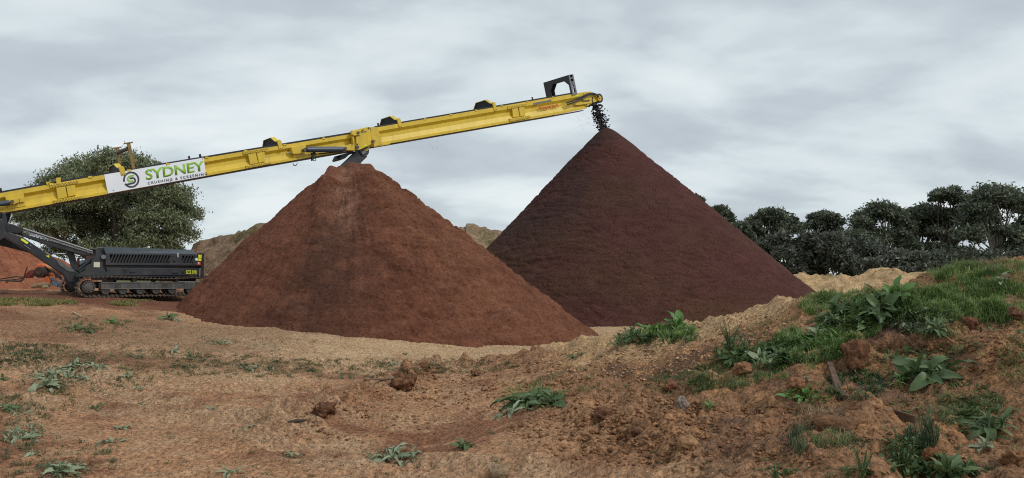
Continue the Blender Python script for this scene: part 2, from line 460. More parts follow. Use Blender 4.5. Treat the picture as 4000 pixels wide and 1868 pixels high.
redl = sstep(-3.2, -5.0, gx + n1) * sstep(10, 13, gy + n1) * sstep(18, 15.5, gy)
gc = mixc(gc, (0.17, 0.085, 0.05), redl * 0.55)
if len(RIDGE):
    dr = np.min([np.hypot(gx - a_, gy - b_) for a_, b_ in RIDGE], 0)
    gc = mixc(gc, (0.20, 0.098, 0.055), np.exp(-(dr / .7) ** 2) * .75)
for (lx, ly, nx_, ny_, al) in RUTS:     # compacted wheelings are paler
    q = (gx - lx) * nx_ + (gy - ly) * ny_ + 0.5 * np.sin(((gx - lx) * ny_ - (gy - ly) * nx_) * .35 + al)
    gc = mixc(gc, (0.36, 0.225, 0.135), np.exp(-(q / 0.3) ** 4) * (1 - sstep(17, 21, gy)) * (1 - wl) * np.clip(.5 + .5 * n2, 0, .8))
dm = np.hypot((gx - MOUNDS[0][0]) / .75, (gy - MOUNDS[0][1]) / .5)      # heap of dark humus
gc = mixc(gc, (0.085, 0.048, 0.034), sstep(1.15, .7, dm + .25 * n2) * .9)
farm = sstep(45, 60, gy)
gc = mixc(gc, (0.16, 0.15, 0.07), farm)
gc = np.clip(gc * np.array([1.25, 1.28, 1.28]) * (1 + 0.22 * n3)[:, None], 0.02, 0.8)
SOIL = mat('bare_soil', (0.2, 0.12, 0.08), 0.95, attr=True, var=0.75, vscale=26.0, vdet=6, vrough=.75, bump=0.06, bscale=15.0, spec=0.12, specks=.5, sscale=38)
tag(add('ground', mesh_np('ground', Pg, Fg, SOIL, True, gc)), kind='structure')

# ------------------------------------------------------------------ stockpiles
def pile(name, apex, tanv, R, a, disp, colf, material, nr=230, ns=680, flat=0.0, el=(1, 1), th0=0.0):
    r = R * (np.linspace(0, 1, nr) ** 0.93)
    k_ = np.linspace(-1, 1, ns, endpoint=False)      # finer towards the viewer
    th = (th0 + math.pi * (0.62 * k_ + 0.38 * k_ ** 5)) % (2 * math.pi)
    RR, TT = np.meshgrid(r, th, indexing='ij')
    sc_ = (el[0] + el[1]) / 2 + (el[1] - el[0]) / 2 * np.sin(TT - th0)      # el = scale on the left / right of the viewer
    x = RR * np.cos(TT) * sc_; yv = RR * np.sin(TT) * sc_
    z = -tanv * (np.sqrt(RR ** 2 + a * a) - a)
    sl = tanv * RR / np.sqrt(RR ** 2 + a * a)
    nl = np.sqrt(1 + sl * sl)
    nx, ny, nz = sl * np.cos(TT) / nl, sl * np.sin(TT) / nl, 1 / nl
    d, dz = disp(x, yv, z, RR, TT)
    V = np.stack([x + nx * d, yv + ny * d, z + nz * d + dz], -1)
    c = colf(x, yv, z, RR, TT).reshape(-1, 3)
    i = np.arange((nr - 1) * ns).reshape(nr - 1, ns)
    j = np.roll(i, -1, 1)
    Fq = np.stack([i, i + ns, j + ns, j], -1).reshape(-1, 4)
    o = add(name, mesh_np(name, V.reshape(-1, 3), Fq, material, True, np.clip(c, 0.005, 0.9)))
    o.location = apex
    return o
def ang(TT, c):
    return (TT - c + math.pi) % (2 * math.pi) - math.pi

DIRT = mat('crusher_fines', (0.1, 0.05, 0.03), 0.97, attr=True, var=0.42, vscale=13, vdet=6, vrough=.75, bump=0.05, bscale=11, spec=0.08, specks=.30, sscale=14)
TH1 = math.atan2(-P1[1], -P1[0])          # azimuth that faces the camera
def d1(x, yv, z, RR, TT):
    a = ang(TT, TH1)                       # + = to the right seen from the camera
    s = sstep(0.3, 1.5, RR)
    right = sstep(0.0, 0.35, a); left = 1 - right
    d = s * (0.06 * fbm3(x * 0.55, yv * 0.55, z * 0.55, 3, 5))
    lump = fbm3(x * 1.5, yv * 1.5, z * 2.0, 3, 15)
    d += 0.032 * s * lump
    rip = 1 - np.abs(noise3(x * 2.1 + 0.5 * lump, yv * 2.1, z * 6.5, 25)) * 2
    rip2 = 1 - np.abs(noise3(x * 4.5, yv * 4.5, z * 12, 26)) * 2
    cr1 = np.exp(-(noise3(x * 1.3 + .4 * lump, yv * 1.3, z * 5.0 + .5 * lump, 27) / .14) ** 2)
    cr2 = np.exp(-(noise3(x * 2.8, yv * 2.8, z * 8.5 + .5 * lump, 28) / .18) ** 2)
    d += s * (0.020 * rip2 - 0.055 * cr1 - 0.035 * cr2) * (0.4 + 0.8 * right) + s * .014 * noise3(x * 8, yv * 8, z * 8, 29) * (.5 + np.clip(lump, 0, 1))
    # smooth chute below the belt, gullied shoulders
    gw = 0.40 * sstep(4.6, 0.4, RR) + 0.02
    arc = a * np.maximum(RR, 0.3) + 0.22
    g = np.exp(-(arc / 0.42) ** 2) * sstep(0.15, 0.5, RR) * (1 - sstep(2.6, 4.6, RR))
    d += g * (-0.15 + 0.022 * np.sin(RR * 13 + 5 * arc * arc + 5 * lump)) - g * (0.05 * rip * 0.5)
    sh = np.exp(-((np.abs(arc) - 0.72) / 0.28) ** 2) * sstep(0.2, 0.7, RR) * (1 - sstep(2.4, 4.4, RR))
    d += sh * (0.08 + 0.07 * lump)
    # slump scarp across the lower right
    edge = 4.35 + 0.35 * noise2(a * 7, a * 0 + 3.3, 77)
    sc = sstep(0.10, 0.25, a) * (1 - sstep(0.95, 1.25, a))
    d += sc * 0.11 * (sstep(edge + 0.16, edge, RR) - sstep(edge, edge - 1.6, RR))
    # right shoulder: gully lines running down the slope
    gl = noise2(a * 26 + 0.5 * noise2(RR * 1.2, a * 6, 4), RR * 0.45, 88)
    d += s * 0.05 * gl * sstep(0.6, 1.2, a) * (1 - sstep(2.2, 2.8, a))
    gl2 = noise2(a * 20, RR * 0.7, 89)
    d += s * 0.03 * gl2 * left
    crown = np.exp(-(RR / 1.5) ** 2)
    d += crown * 0.11 * fbm3(x * 1.9, yv * 1.9, z * 1.9, 2, 99)
    return d, 0.05 * sstep(0, 0.6, RR) * noise2(a * 3.1, RR * 0.6, 3)
def c1(x, yv, z, RR, TT):
    a = ang(TT, TH1)
    n = fbm3(x * 0.6, yv * 0.6, z * 0.9, 3, 33); m = fbm3(x * 2.5, yv * 2.5, z * 4, 2, 34)
    base = np.array([0.145, 0.057, 0.034]); dark = np.array([0.088, 0.040, 0.027]); lite = np.array([0.192, 0.082, 0.048]); pale = np.array([0.27, 0.135, 0.09])
    band = np.exp(-((a + 0.10 + 0.06 * n) / 0.24) ** 2) * sstep(1.5, 3.0, RR)
    c = base + (dark - base) * np.clip(band * 0.9 + 0.35 * n, 0, 1)[..., None]
    c = c + (lite - c) * np.clip(sstep(0.15, 0.6, a) * 0.6 + 0.3 * m, 0, 1)[..., None]
    c = c + (np.array([0.165, 0.065, 0.042]) - c) * (np.clip(sstep(-0.4, -0.8, a) * 0.5, 0, 1))[..., None]
    arc = a * np.maximum(RR, 0.3) + 0.22
    g = np.exp(-(arc / 0.46) ** 2) * sstep(0.1, 0.4, RR) * (1 - sstep(2.2, 4.2, RR))
    c = c + (pale - c) * (np.clip(g * (0.62 + 0.22 * np.sin(RR * 13 + 5 * arc * arc + 6 * n) + .5 * m), 0, 1) * 0.75)[..., None]
    run = noise2(a * 34 + .6 * n, RR * .35, 91) + .6 * noise2(a * 80, RR * .6, 92)      # fines washed down the slope
    return c * .90 * (1 + 0.14 * m + .10 * run * sstep(.6, 1.6, RR))[..., None]
p1o = pile('soil_pile', P1, 0.845, 7.6, 0.62, d1, c1, DIRT, 230, 620, el=(.83, 1.10), th0=TH1)
tag(p1o, 'smaller rust brown soil pile with pale chute, in front of the yellow boom', 'soil pile', 'conical stockpiles')

TH2 = math.atan2(-P2[1], -P2[0])
def d2(x, yv, z, RR, TT):
    s = sstep(0.2, 2.0, RR)
    w = noise3(x * 0.5, yv * 0.5, z * 0.8, 44)
    lump = fbm3(x * 1.1, yv * 1.1, z * 2.0, 2, 45)
    rip = 1 - np.abs(noise3(x * 0.95 + w, yv * 0.95, z * 4.2 + 0.8 * w, 46)) * 2
    rip2 = 1 - np.abs(noise3(x * 2.2, yv * 2.2, z * 8.0, 47)) * 2
    cr1 = np.exp(-(noise3(x * 0.8 + w, yv * 0.8, z * 3.6 + 0.9 * w + .5 * lump, 46) / .13) ** 2)
    cr2 = np.exp(-(noise3(x * 1.7 + w, yv * 1.7, z * 6.5 + .5 * lump, 49) / .17) ** 2)
    gr = noise3(x * 7, yv * 7, z * 11, 50)
    d = s * (0.03 * fbm3(x * 0.3, yv * 0.3, z * 0.3, 2, 48) + 0.012 * lump - 0.050 * cr1 * np.clip(.75 + w, 0.15, 1.4) - 0.034 * cr2 + 0.010 * rip2 + .008 * gr)
    return d, 0 * d
def c2(x, yv, z, RR, TT):
    a = ang(TT, TH2)
    n = fbm3(x * 0.35, yv * 0.35, z * 0.6, 3, 53); m = fbm3(x * 2.0, yv * 2.0, z * 4, 2, 54)
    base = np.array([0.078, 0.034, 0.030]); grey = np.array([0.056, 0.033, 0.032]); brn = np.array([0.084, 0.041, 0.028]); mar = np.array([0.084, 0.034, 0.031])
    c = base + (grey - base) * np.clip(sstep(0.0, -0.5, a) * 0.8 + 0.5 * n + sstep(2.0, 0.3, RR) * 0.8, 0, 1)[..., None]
    c = c + (brn - c) * np.clip(sstep(4.5, 8.0, RR) * 0.8 + 0.6 * n, 0, 1)[..., None]
    c = c + (mar - c) * np.clip(sstep(0.2, 0.7, a) * 0.6 - 0.5 * n, 0, 1)[..., None]
    return c * np.array([.95, .95, .90]) * (1 + 0.14 * m)[..., None]
p2o = pile('soil_pile', P2, 0.885, 10.6, 0.34, d2, c2, DIRT, 265, 660, el=(.83, 1.005), th0=TH2)
tag(p2o, 'tall dark maroon soil pile under the discharge end of the boom', 'soil pile', 'conical stockpiles')

P3 = at(-70, 900, 31.0)
TH3 = math.atan2(-P3[1], -P3[0])
def d3(x, yv, z, RR, TT):
    a = ang(TT, TH3); s = sstep(0.2, 1.0, RR)
    return s * (0.10 * fbm3(x * 0.7, yv * 0.7, z * 0.7, 3, 65) + 0.16 * noise2(a * 9 + RR * 0.35, RR * 0.4, 66) + 0.09 * noise2(a * 24, RR * 0.8, 67)), 0 * RR
def c3(x, yv, z, RR, TT):
    m = fbm3(x * 1.2, yv * 1.2, z * 2, 3, 68)
    return np.array([0.27, 0.105, 0.060]) * (1 + 0.2 * m)[..., None]
tag(pile('soil_pile', P3, 0.62, 5.0, 0.8, d3, c3, DIRT, 110, 300, th0=TH3), 'low orange red soil pile behind the wrecked orange machine at left', 'soil pile')

# ------------------------------------------------------------------ spoil mounds behind
def mound(name, prof, depth, halfw, color, seed, label, amp=0.16, rough=1.0, z0=-0.3, nu=200, nv=84, back=None):
    px = np.array([p[0] for p in prof], float); py = np.array([p[1] for p in prof], float)
    u = np.linspace(px[0], px[-1], nu); top = np.interp(u, px, py)
    crest = np.array([at(a, b, depth) for a, b in zip(u, top)])
    s = np.linspace(-1, 1, nv)
    fall = (1 - np.abs(s)) ** 0.75
    fall = np.where(np.abs(s) < 0.12, 1 - 0.4 * (s / 0.12) ** 2 * (1 - (1 - 0.12) ** 0.75) , fall)
    X = np.repeat(crest[:, 0][:, None], nv, 1); Y = crest[:, 1][:, None] + s[None] * halfw
    Z = z0 + (crest[:, 2][:, None] - z0) * fall[None]
    n = fbm3(X * 0.9, Y * 0.9, Z * 0.9, 4, seed, 0.55)
    w, r = worley(X * 1.7 * rough, (Y + Z) * 1.7 * rough, seed + 3)
    k = np.clip((Z - z0) / 1.0, 0, 1)
    Z = Z + k * (amp * n + 0.9 * amp * dome(w, .5) * r)
    Y = Y + k * amp * 1.2 * noise3(X * 2, Y * 2, Z * 2, seed + 7)
    m = fbm2(X * 1.3, (Y + Z) * 1.3, 3, seed + 5)
    c = np.array(color)[None, None] * (1 + 0.28 * m)[..., None]
    gm = sstep(0.25, 0.6, fbm2(X * 0.5, Y * 0.5, 2, seed + 8))
    c = c + (np.array([0.13, 0.11, 0.045]) - c) * (gm * 0.6)[..., None]
    i = np.arange((nu - 1) * nv).reshape(nu - 1, nv)[:, :-1].ravel()
    Fq = np.stack([i, i + nv, i + nv + 1, i + 1], 1)
    o = add(name, mesh_np(name, np.stack([X, Y, Z], -1).reshape(-1, 3), Fq, SPOIL, True, np.clip(c.reshape(-1, 3), 0.01, 0.9)))
    return tag(o, label, 'earth mound')
SPOIL = mat('clay_spoil', (0.3, 0.2, 0.12), 0.97, attr=True, var=0.45, vscale=4, vdet=9, vrough=.7, bump=0.16, bscale=4, spec=0.1)
mound('spoil_mound', [(745, 1120), (762, 990), (778, 945), (800, 938), (860, 931), (905, 926), (960, 906), (1005, 889), (1060, 878), (1150, 880), (1300, 900), (1400, 960)],
      44, 7, (0.22, 0.15, 0.10), 201, 'brown clay spoil mound between the black machine body and the near pile', 0.22, 1.4)
mound('spoil_mound', [(1640, 960), (1740, 915), (1790, 893), (1818, 886), (1826, 872), (1845, 870), (1860, 876), (1874, 883), (1893, 881), (1905, 895), (1945, 903), (2010, 925), (2100, 990)],
      46, 7, (0.26, 0.185, 0.12), 221, 'small clay spoil mound seen in the notch between the two big piles', 0.2, 1.4)
mound('spoil_mound', [(2900, 1130), (3000, 1085), (3100, 1078), (3250, 1074), (3370, 1067), (3405, 1050), (3430, 1049), (3480, 1061), (3560, 1064), (3620, 1053), (3660, 1057), (3740, 1078), (3850, 1085), (4050, 1090), (4300, 1120)],
      37, 6, (0.47, 0.32, 0.175), 241, 'long sandy yellow earth mound at the foot of the gum trees', 0.26, 1.6)

# ================================================================== TRACKED STACKING CONVEYOR
UH = np.array([0.7787, 0.6274, 0.0]); VH = np.array([-0.6274, 0.7787, 0.0])   # along the boom / across it (away)
O0 = at(0, 800, 20.0)
def _pl(px, py, v):
    d = ray(px, py); t = (v - (EYE - O0) @ VH) / (d @ VH)
    return EYE + d * t
W0 = _pl(450, 1158, -0.75)[2]
U00 = (_pl(450, 1158, -0.75) - O0) @ UH
ROOTP = O0 + UH * U00; ROOTP = np.array([ROOTP[0], ROOTP[1], W0])
def PL(px, py, v):
    """photo pixel on the machine plane v -> machine-local point"""
    p = _pl(px, py, v)
    return np.array([(p - O0) @ UH - U00, v, p[2] - W0])
def crop(x0, y0, sc): return lambda X, Y: (x0 + X * sc, y0 + Y * sc)
cA = crop(0, 740, .09975); cB = crop(380, 540, .1996); cC = crop(940, 540, .11635); cD = crop(1340, 460, .14966)
cE = crop(1500, 380, .16625); cF = crop(2100, 280, .1995); cG = crop(0, 800, .16624); cH = crop(400, 580, .17081)
c2c = crop(0, 780, .33254); c3c = crop(780, 440, .31056); c4p = crop(1460, 340, .37267); c4l = crop(0, 680, .19948)
cR = crop(640, 940, .13298); cS = crop(260, 920, .2161); cI = crop(0, 0, 1)

conv = empty('tracked_conveyor', ROOTP, math.atan2(UH[1], UH[0]))
tag(conv, 'black tracked stacking conveyor with long yellow boom rising over the piles', 'conveyor')

def prism(name, m, parent, cr_, pts, v0, v1, bevel=0.0, vref=None):
    """outline traced in plane v0 (or vref), solid from v0 to v1"""
    a = [PL(*cr_(X, Y), v0 if vref is None else vref) for X, Y in pts]
    mb = MB()
    mb.extr([(p[0], v0, p[2]) for p in a], [(p[0], v1, p[2]) for p in a])
    return mb.build(name, m, parent, bevel=bevel)
def disc(name, m, parent, px, py, v0, v1, r, seg=20):
    p = PL(px, py, v0); mb = MB(); mb.tube([(p[0], v0, p[2]), (p[0], v1, p[2])], r, seg)
    return mb.build(name, m, parent, smooth=True)
def stroke(mb, pts, w, v0, v1, closed=False):
    """flat printed stroke through pixel points, w wide in pixels"""
    P = [np.array(p, float) for p in pts]; n = len(P); L, Rr = [], []
    for i in range(n):
        a = P[(i - 1) % n] if (closed or i > 0) else P[i]; b = P[(i + 1) % n] if (closed or i < n - 1) else P[i]
        t = b - a; t /= np.linalg.norm(t) + 1e-9; nn = np.array([-t[1], t[0]]) * w / 2
        L.append(P[i] + nn); Rr.append(P[i] - nn)
    for i in range(n if closed else n - 1):
        j = (i + 1) % n
        q = [PL(*L[i], v0), PL(*L[j], v0), PL(*Rr[j], v0), PL(*Rr[i], v0)]
        mb.extr(q, [(p[0], v1, p[2]) for p in q])
def lettering(name, text, m, parent, quad, v0, th=0.006, bold=0.0, spacing=1.0):
    """quad: pixel corners bottom-left, bottom-right, top-right, top-left of the word"""
    cu = bpy.data.curves.new('txt', 'FONT'); cu.body = text; cu.size = 1.0; cu.offset = bold
    cu.space_character = spacing; cu.fill_mode = 'FRONT'; cu.resolution_u = 4
    o = bpy.data.objects.new('txt', cu); COL.objects.link(o)
    dg = bpy.context.evaluated_depsgraph_get(); dg.update()
    me = bpy.data.meshes.new_from_object(o.evaluated_get(dg))
    bpy.data.objects.remove(o); bpy.data.curves.remove(cu)
    co = np.array([v.co[:] for v in me.vertices]); lo = co.min(0); hi = co.max(0)
    q = [np.array(p, float) for p in quad]
    out = []
    for v in me.vertices:
        s = (v.co.x - lo[0]) / (hi[0] - lo[0]); t = (v.co.y - lo[1]) / (hi[1] - lo[1])
        p = (q[0] * (1 - s) + q[1] * s) * (1 - t) + (q[3] * (1 - s) + q[2] * s) * t
        out.append(PL(p[0], p[1], v0))
    for v, p in zip(me.vertices, out): v.co = p
    me.materials.clear(); me.materials.append(m); me.name = name
    ob = add(name, me, parent)
    md = ob.modifiers.new('thickness', 'SOLIDIFY'); md.thickness = th; md.offset = 0
    return ob

BW = 1.4      # boom width
def topA(x): return np.interp(x, [-400, 395, 1003, 1420], [826, 684.7, 583.6, 516])
def botA(x): return np.interp(x, [-400, 35, 395, 1003, 1420], [906, 827.8, 762.5, 651.7, 579])
def topB(x): return np.interp(x, [1440, 1475, 2230, 2306], [503, 497.4, 368.5, 355.5])
def botB(x): return np.interp(x, [1440, 2230, 2285, 2310], [575, 438, 427, 415])
PROF = [(0, 0), (.225, 0), (.235, .008), (.385, .10), (.60, .10), (.62, .095), (.86, .012), (.875, 0), (1, 0), (1, .16), (0.97, .16), (.97, .14), (.03, .14), (.03, .17), (0, .17)]
def boom_section(name, xs, tf, bf):
    mb = MB()
    for side in (0, 1):
        rings = []
        for x in xs:
            t = PL(x, tf(x), 0); b = PL(x, bf(x), 0)
            rings.append([(t[0] + (b[0] - t[0]) * f, (v if side == 0 else BW - v), t[2] + (b[2] - t[2]) * f) for f, v in (PROF if side == 0 else [(g * .72, v_) for g, v_ in PROF])])
        base = len(mb.v); n = len(PROF)
        for r_ in rings: mb.v += r_
        for i in range(len(xs) - 1):
            for k in range(n):
                k2 = (k + 1) % n
                mb.f.append([base + i * n + k, base + i * n + k2, base + (i + 1) * n + k2, base + (i + 1) * n + k])
        mb.f.append([base + k for k in range(n)]); mb.f.append([base + (len(xs) - 1) * n + k for k in range(n)])
    # cross members under the belt
    for x in np.arange(xs[0] + 40, xs[-1], 110):
        b = PL(x, bf(x) - 10, 0)
        mb.bar((b[0], .12, b[2]), (b[0], BW - .12, b[2]), .08, .06)
    return mb.build(name, YEL, conv)
boomA = boom_section('rear_boom', np.linspace(-400, 1420, 16), topA, botA)
boomB = boom_section('front_boom', np.linspace(1452, 2292, 10), topB, botB)

# belts: carrying run on top (black edge), dusty return run below
def strip(name, m, parent, xs, f0, f1, v0, v1):
    mb = MB(); prev = None
    for x in xs:
        a = PL(x, f0(x), 0); b = PL(x, f1(x), 0)
        ring = [(a[0], v0, a[2]), (a[0], v1, a[2]), (b[0], v1, b[2]), (b[0], v0, b[2])]
        base = len(mb.v); mb.v += ring
        if prev is not None:
            for k in range(4): mb.f.append([prev + k, prev + (k + 1) % 4, base + (k + 1) % 4, base + k])
        else: mb.f.append([base, base + 1, base + 2, base + 3])
        prev = base
    mb.f.append([prev, prev + 1, prev + 2, prev + 3])
    return mb.build(name, m, parent)
belt = strip('carrying_belt', RUB, conv, list(np.linspace(-400, 1375, 12)), lambda x: topA(x) - 7.5, lambda x: topA(x) + 3, .03, BW - .03)
strip('carrying_belt', RUB, conv, list(np.linspace(1468, 2238, 8)), lambda x: topB(x) - 6, lambda x: topB(x) + 3, .03, BW - .03)
strip('return_belt', BELT, conv, list(np.linspace(-400, 1400, 12)), lambda x: botA(x) + 1.0, lambda x: botA(x) + 5.0, .05, .42)
strip('return_belt_underside', BELTD, conv, list(np.linspace(-400, 1400, 12)), lambda x: botA(x) - 5.0, lambda x: botA(x) - 2, .44, 1.0)
strip('return_belt', BELT, conv, list(np.linspace(1462, 2282, 8)), lambda x: botB(x) + 1.0, lambda x: botB(x) + 4.5, .05, .42)
strip('return_belt_underside', BELTD, conv, list(np.linspace(1440, 2205, 8)), lambda x: botB(x) - 5.0, lambda x: botB(x) - 2, .44, 1.0)

def bolts(parent, cr_, a0, a1, rows, n, gap=None):
    mb = MB()
    for ri, (dx_, dy_) in enumerate(rows):
        for i in range(n):
            s = (i + 0.5) / n
            if gap and gap[0] < s < gap[1]: continue
            X = a0[0] + (a1[0] - a0[0]) * s + dx_; Y = a0[1] + (a1[1] - a0[1]) * s + dy_
            p = PL(*cr_(X, Y), -.05); mb.tube([(p[0], -.062, p[2]), (p[0], -.03, p[2])], 0.0135, 6)
    return tag(mb.build('bolt_row', YELB, parent), kind='stuff')
def joint(parent, cr_, top, bot, fl, fr, s):
    prism('splice_plate', YEL, parent, cr_, top, -.045, .02, 0.004); prism('splice_plate', YEL, parent, cr_, bot, -.045, .02, 0.004)
    prism('joint_panel', YEL, parent, cr_, fl, -.018, .08, 0.004); prism('joint_panel', YEL, parent, cr_, fr, -.018, .08, 0.004)
    for pl in (top, bot):
        a = np.array(pl[0]); b = np.array(pl[1]); d = np.array(pl[-1]); n = (d - a)
        bolts(parent, cr_, a + .32 * n, b + .32 * n, [(0, 0)], 10, (.46, .54))
        bolts(parent, cr_, a + .70 * n + (b - a) * .04, b + .70 * n + (b - a) * .04, [(0, 0)], 10, (.46, .54))
joint(boomA, c4l, [(975, 207), (1520, 118), (1525, 180), (990, 272)], [(1045, 515), (1590, 427), (1600, 480), (1065, 575)],
      [(1100, 268), (1278, 240), (1320, 452), (1140, 492)], [(1298, 236), (1470, 205), (1490, 412), (1335, 442)], 1)
joint(boomA, cC, [(80, 450), (895, 312), (895, 415), (95, 540)], [(172, 930), (990, 792), (1005, 862), (205, 1022)],
      [(250, 540), (508, 492), (590, 842), (330, 872)], [(545, 487), (800, 452), (830, 782), (612, 832)], 1)
joint(boomB, c4p, [(1405, 203), (1602, 167), (1602, 196), (1410, 232)], [(1422, 333), (1640, 296), (1630, 325), (1432, 362)],
      [(1450, 226), (1510, 216), (1528, 308), (1465, 320)], [(1520, 214), (1580, 205), (1590, 298), (1538, 306)], 1)
prism('upright_tab', YEL, boomA, c4l, [(1095, 80), (1185, 65), (1197, 195), (1110, 212)], -.05, -.01, 0.004)
prism('upright_tab', YEL, boomA, c4l, [(905, 158), (990, 143), (990, 163), (950, 172), (950, 205), (915, 210)], -.03, 0.02, 0.003)

# rear lift lug and cylinder at the left edge of the picture
prism('stiffener_plate', YEL, boomA, cA, [(200, 290), (925, 125), (1015, 650), (330, 770)], -.02, .08, 0.005)
prism('cylinder_lug', YEL, boomA, cA, [(385, 415), (480, 375), (740, 360), (770, 500), (560, 575), (460, 580), (390, 540), (365, 480)], -.20, -.02, 0.006)
prism('lug_web', YEL, boomA, cA, [(760, 345), (930, 315), (960, 480), (790, 515)], -.08, -.02, 0.004)
disc('pivot_pin', PIN, boomA, *cA(475, 480), -.25, -.1, .045)
mb = MB(); mb.tube([PL(*cA(-900, 690), -.11), PL(*cA(355, 520), -.11)], .072, 20); mb.build('lift_cylinder', CYL, conv, smooth=True)

# splice at the fold: big knuckle plate, latch, hinge pins
prism('hinge_plate', YEL, boomA, cD, [(232, 335), (640, 242), (722, 242), (712, 300), (745, 570), (838, 595), (832, 650), (640, 742), (450, 832), (300, 857), (30, 850), (2, 790), (28, 752), (160, 700), (262, 672), (240, 480)], -.10, .02, 0.008)
prism('latch_block', YEL, boomA, cD, [(235, 330), (460, 318), (465, 450), (300, 470), (240, 440)], -.24, -.10, 0.01)
prism('latch_bar', YEL, boomA, cD, [(345, 470), (440, 462), (420, 690), (352, 680)], -.19, -.10, 0.008)
prism('latch_gusset', YEL, boomA, cD, [(245, 470), (270, 470), (300, 670), (275, 670)], -.19, -.10)
disc('hinge_pin', PIN, boomA, *cD(405, 390), -.28, -.2, .05); disc('hinge_pin', PIN, boomA, *cD(380, 770), -.17, -.09, .065)
disc('hinge_pin', PIN, boomA, *cD(65, 800), -.16, -.09, .055); disc('hinge_pin', PIN, boomA, *cD(790, 615), -.16, -.09, .055)
disc('hinge_pin', PIN, boomB, *cD(675, 270), -.13, -.09, .03)
mb = MB(); mb.bar(PL(*cD(470, 372), -.115), PL(*cD(610, 360), -.115), .02, .02); mb.bar(PL(*cD(470, 355), -.115), PL(*cD(550, 305), -.115), .02, .03)
mb.build('release_lever', YELB, boomA)
prism('warning_triangle', FLU, boomA, cD, [(562, 685), (562, 762), (628, 735)], -.112, -.101)
prism('front_knuckle', YEL, boomB, cD, [(728, 245), (900, 250), (940, 375), (985, 545), (1020, 700), (810, 765), (800, 690), (840, 640), (845, 590), (755, 565), (722, 400)], -.06, .03, 0.006)
prism('front_lower_lip', YEL, boomB, cD, [(985, 690), (1225, 660), (1235, 690), (820, 770), (815, 735)], -.03, .05, 0.004)
prism('lower_bracket', YEL, boomB, cD, [(560, 830), (740, 720), (640, 870), (600, 870)], .1, .2, .004)
# fold cylinder
prism('cylinder_base', YEL, boomA, c3c, [(1150, 435), (1335, 395), (1345, 465), (1345, 495), (1300, 515), (1175, 520)], -.14, .08, 0.006)
prism('stiffener_plate', YEL, boomA, c3c, [(1178, 520), (1330, 512), (1330, 545), (1180, 570)], -.02, .08, 0.004)
mb = MB(); mb.tube([PL(*c3c(1345, 466), -.20), PL(*c3c(1795, 463), -.20)], .10, 24); mb.build('fold_cylinder', CYL, conv, smooth=True)
mb = MB(); mb.tube([PL(*c3c(1795, 463), -.20), PL(*c3c(1835, 455), -.20)], .055, 16); mb.build('cylinder_rod', STEEL, conv, smooth=True)
disc('pivot_pin', PIN, boomA, *c3c(1325, 467), -.30, -.1, .055); disc('pivot_pin', PIN, boomA, *c3c(1835, 453), -.30, -.1, .055)
mb = MB(); mb.tube([PL(*c3c(1500, 520), -.08), PL(*c3c(1640, 505), -.08), PL(*c3c(1790, 490), -.08)], .018, 8); mb.build('hydraulic_hose', RUB, boomA, smooth=True)
mb = MB()
q = [c3c(1405, 505), c3c(1450, 500), c3c(1475, 522), c3c(1440, 545), c3c(1445, 575), c3c(1425, 605), c3c(1410, 605), c3c(1415, 545)]
a = [PL(*p, -.05) for p in q]; mb.extr(a, [(p[0], .03, p[2]) for p in a])
ring = [PL(*c3c(1445 + 18 * math.cos(t), 592 + 15 * math.sin(t)), -.03) for t in np.linspace(0, 2 * math.pi, 13)]
mb.tube(ring, .014, 6, False); mb.build('shackle_bracket', BLK, boomA)
mb = MB(); mb.tube([PL(*c3c(X, Y), .1) for X, Y in [(1172, 640), (1180, 662), (1205, 668), (1222, 655), (1228, 632)]], .016, 6); mb.build('return_guard_loop', BLK, boomA)

# support leg under the fold, running down behind the near pile
for v in (.25, 1.0):
    mb = MB()
    p = PL(1417, 596, v); q = PL(965, 1030, v); mb.bar(p, q, .16, .42, (0, 0, 1))
    mb.tube([(p[0], v - .12, p[2] + .05), (p[0], v + .12, p[2] + .05)], .20, 20)
    mb.build('support_leg', GRY if v < .5 else BLK, conv, bevel=.01)
prism('leg_lug', BLK, conv, cD, [(-40, 960), (160, 905), (470, 868), (150, 975), (60, 1060), (-60, 1110), (-100, 1080)], .3, .9, .006)
mb = MB(); p = PL(*cD(540, 900), .1); mb.bar(p - np.array([.07, 0, .05]), p + np.array([.07, 0, .05]), .03, .1); mb.build('leg_keeper_plate', STEEL, conv)

# banner with lettering and round emblem
ban = prism('banner', WHT, boomA, cH, [(38, 600), (2312, 212), (2360, 500), (2368, 628), (128, 1030)], -.016, -.004)
lettering('banner_lettering', 'SYDNEY', GRN, ban if False else boomA, [cH(1000, 728), cH(2345, 505), cH(2318, 278), cH(975, 487)], -.021, .008, bold=.022)
tag(lettering('banner_lettering', 'CRUSHING & SCREENING', INK, boomA, [cH(1042, 828), cH(2402, 608), cH(2390, 543), cH(1036, 770)], -.021, .008, bold=.012, spacing=1.45), kind='stuff')
mb = MB()
cx, cy = cH(660, 715); rr = 166 * .17081
an = np.radians(np.linspace(147, 147 - 344, 56))     # ring, open at the lower left
stroke(mb, [(cx + rr * math.cos(t), cy - rr * -math.sin(t)) for t in an], 40 * .17081, -.022, -.017)
stroke(mb, [cH(*p) for p in [(622, 690), (660, 682), (700, 676), (735, 690), (752, 722), (748, 755), (725, 785), (690, 797), (620, 812), (545, 830)]], 40 * .17081, -.023, -.0175)
mb.build('emblem_ring', INK, boomA)
mb = MB(); stroke(mb, [cH(*p) for p in [(725, 615), (650, 630), (605, 648), (576, 690), (585, 725), (605, 748), (640, 756), (708, 740)]], 38 * .17081, -.0235, -.0175)
mb.build('emblem_curve', GRN, boomA)
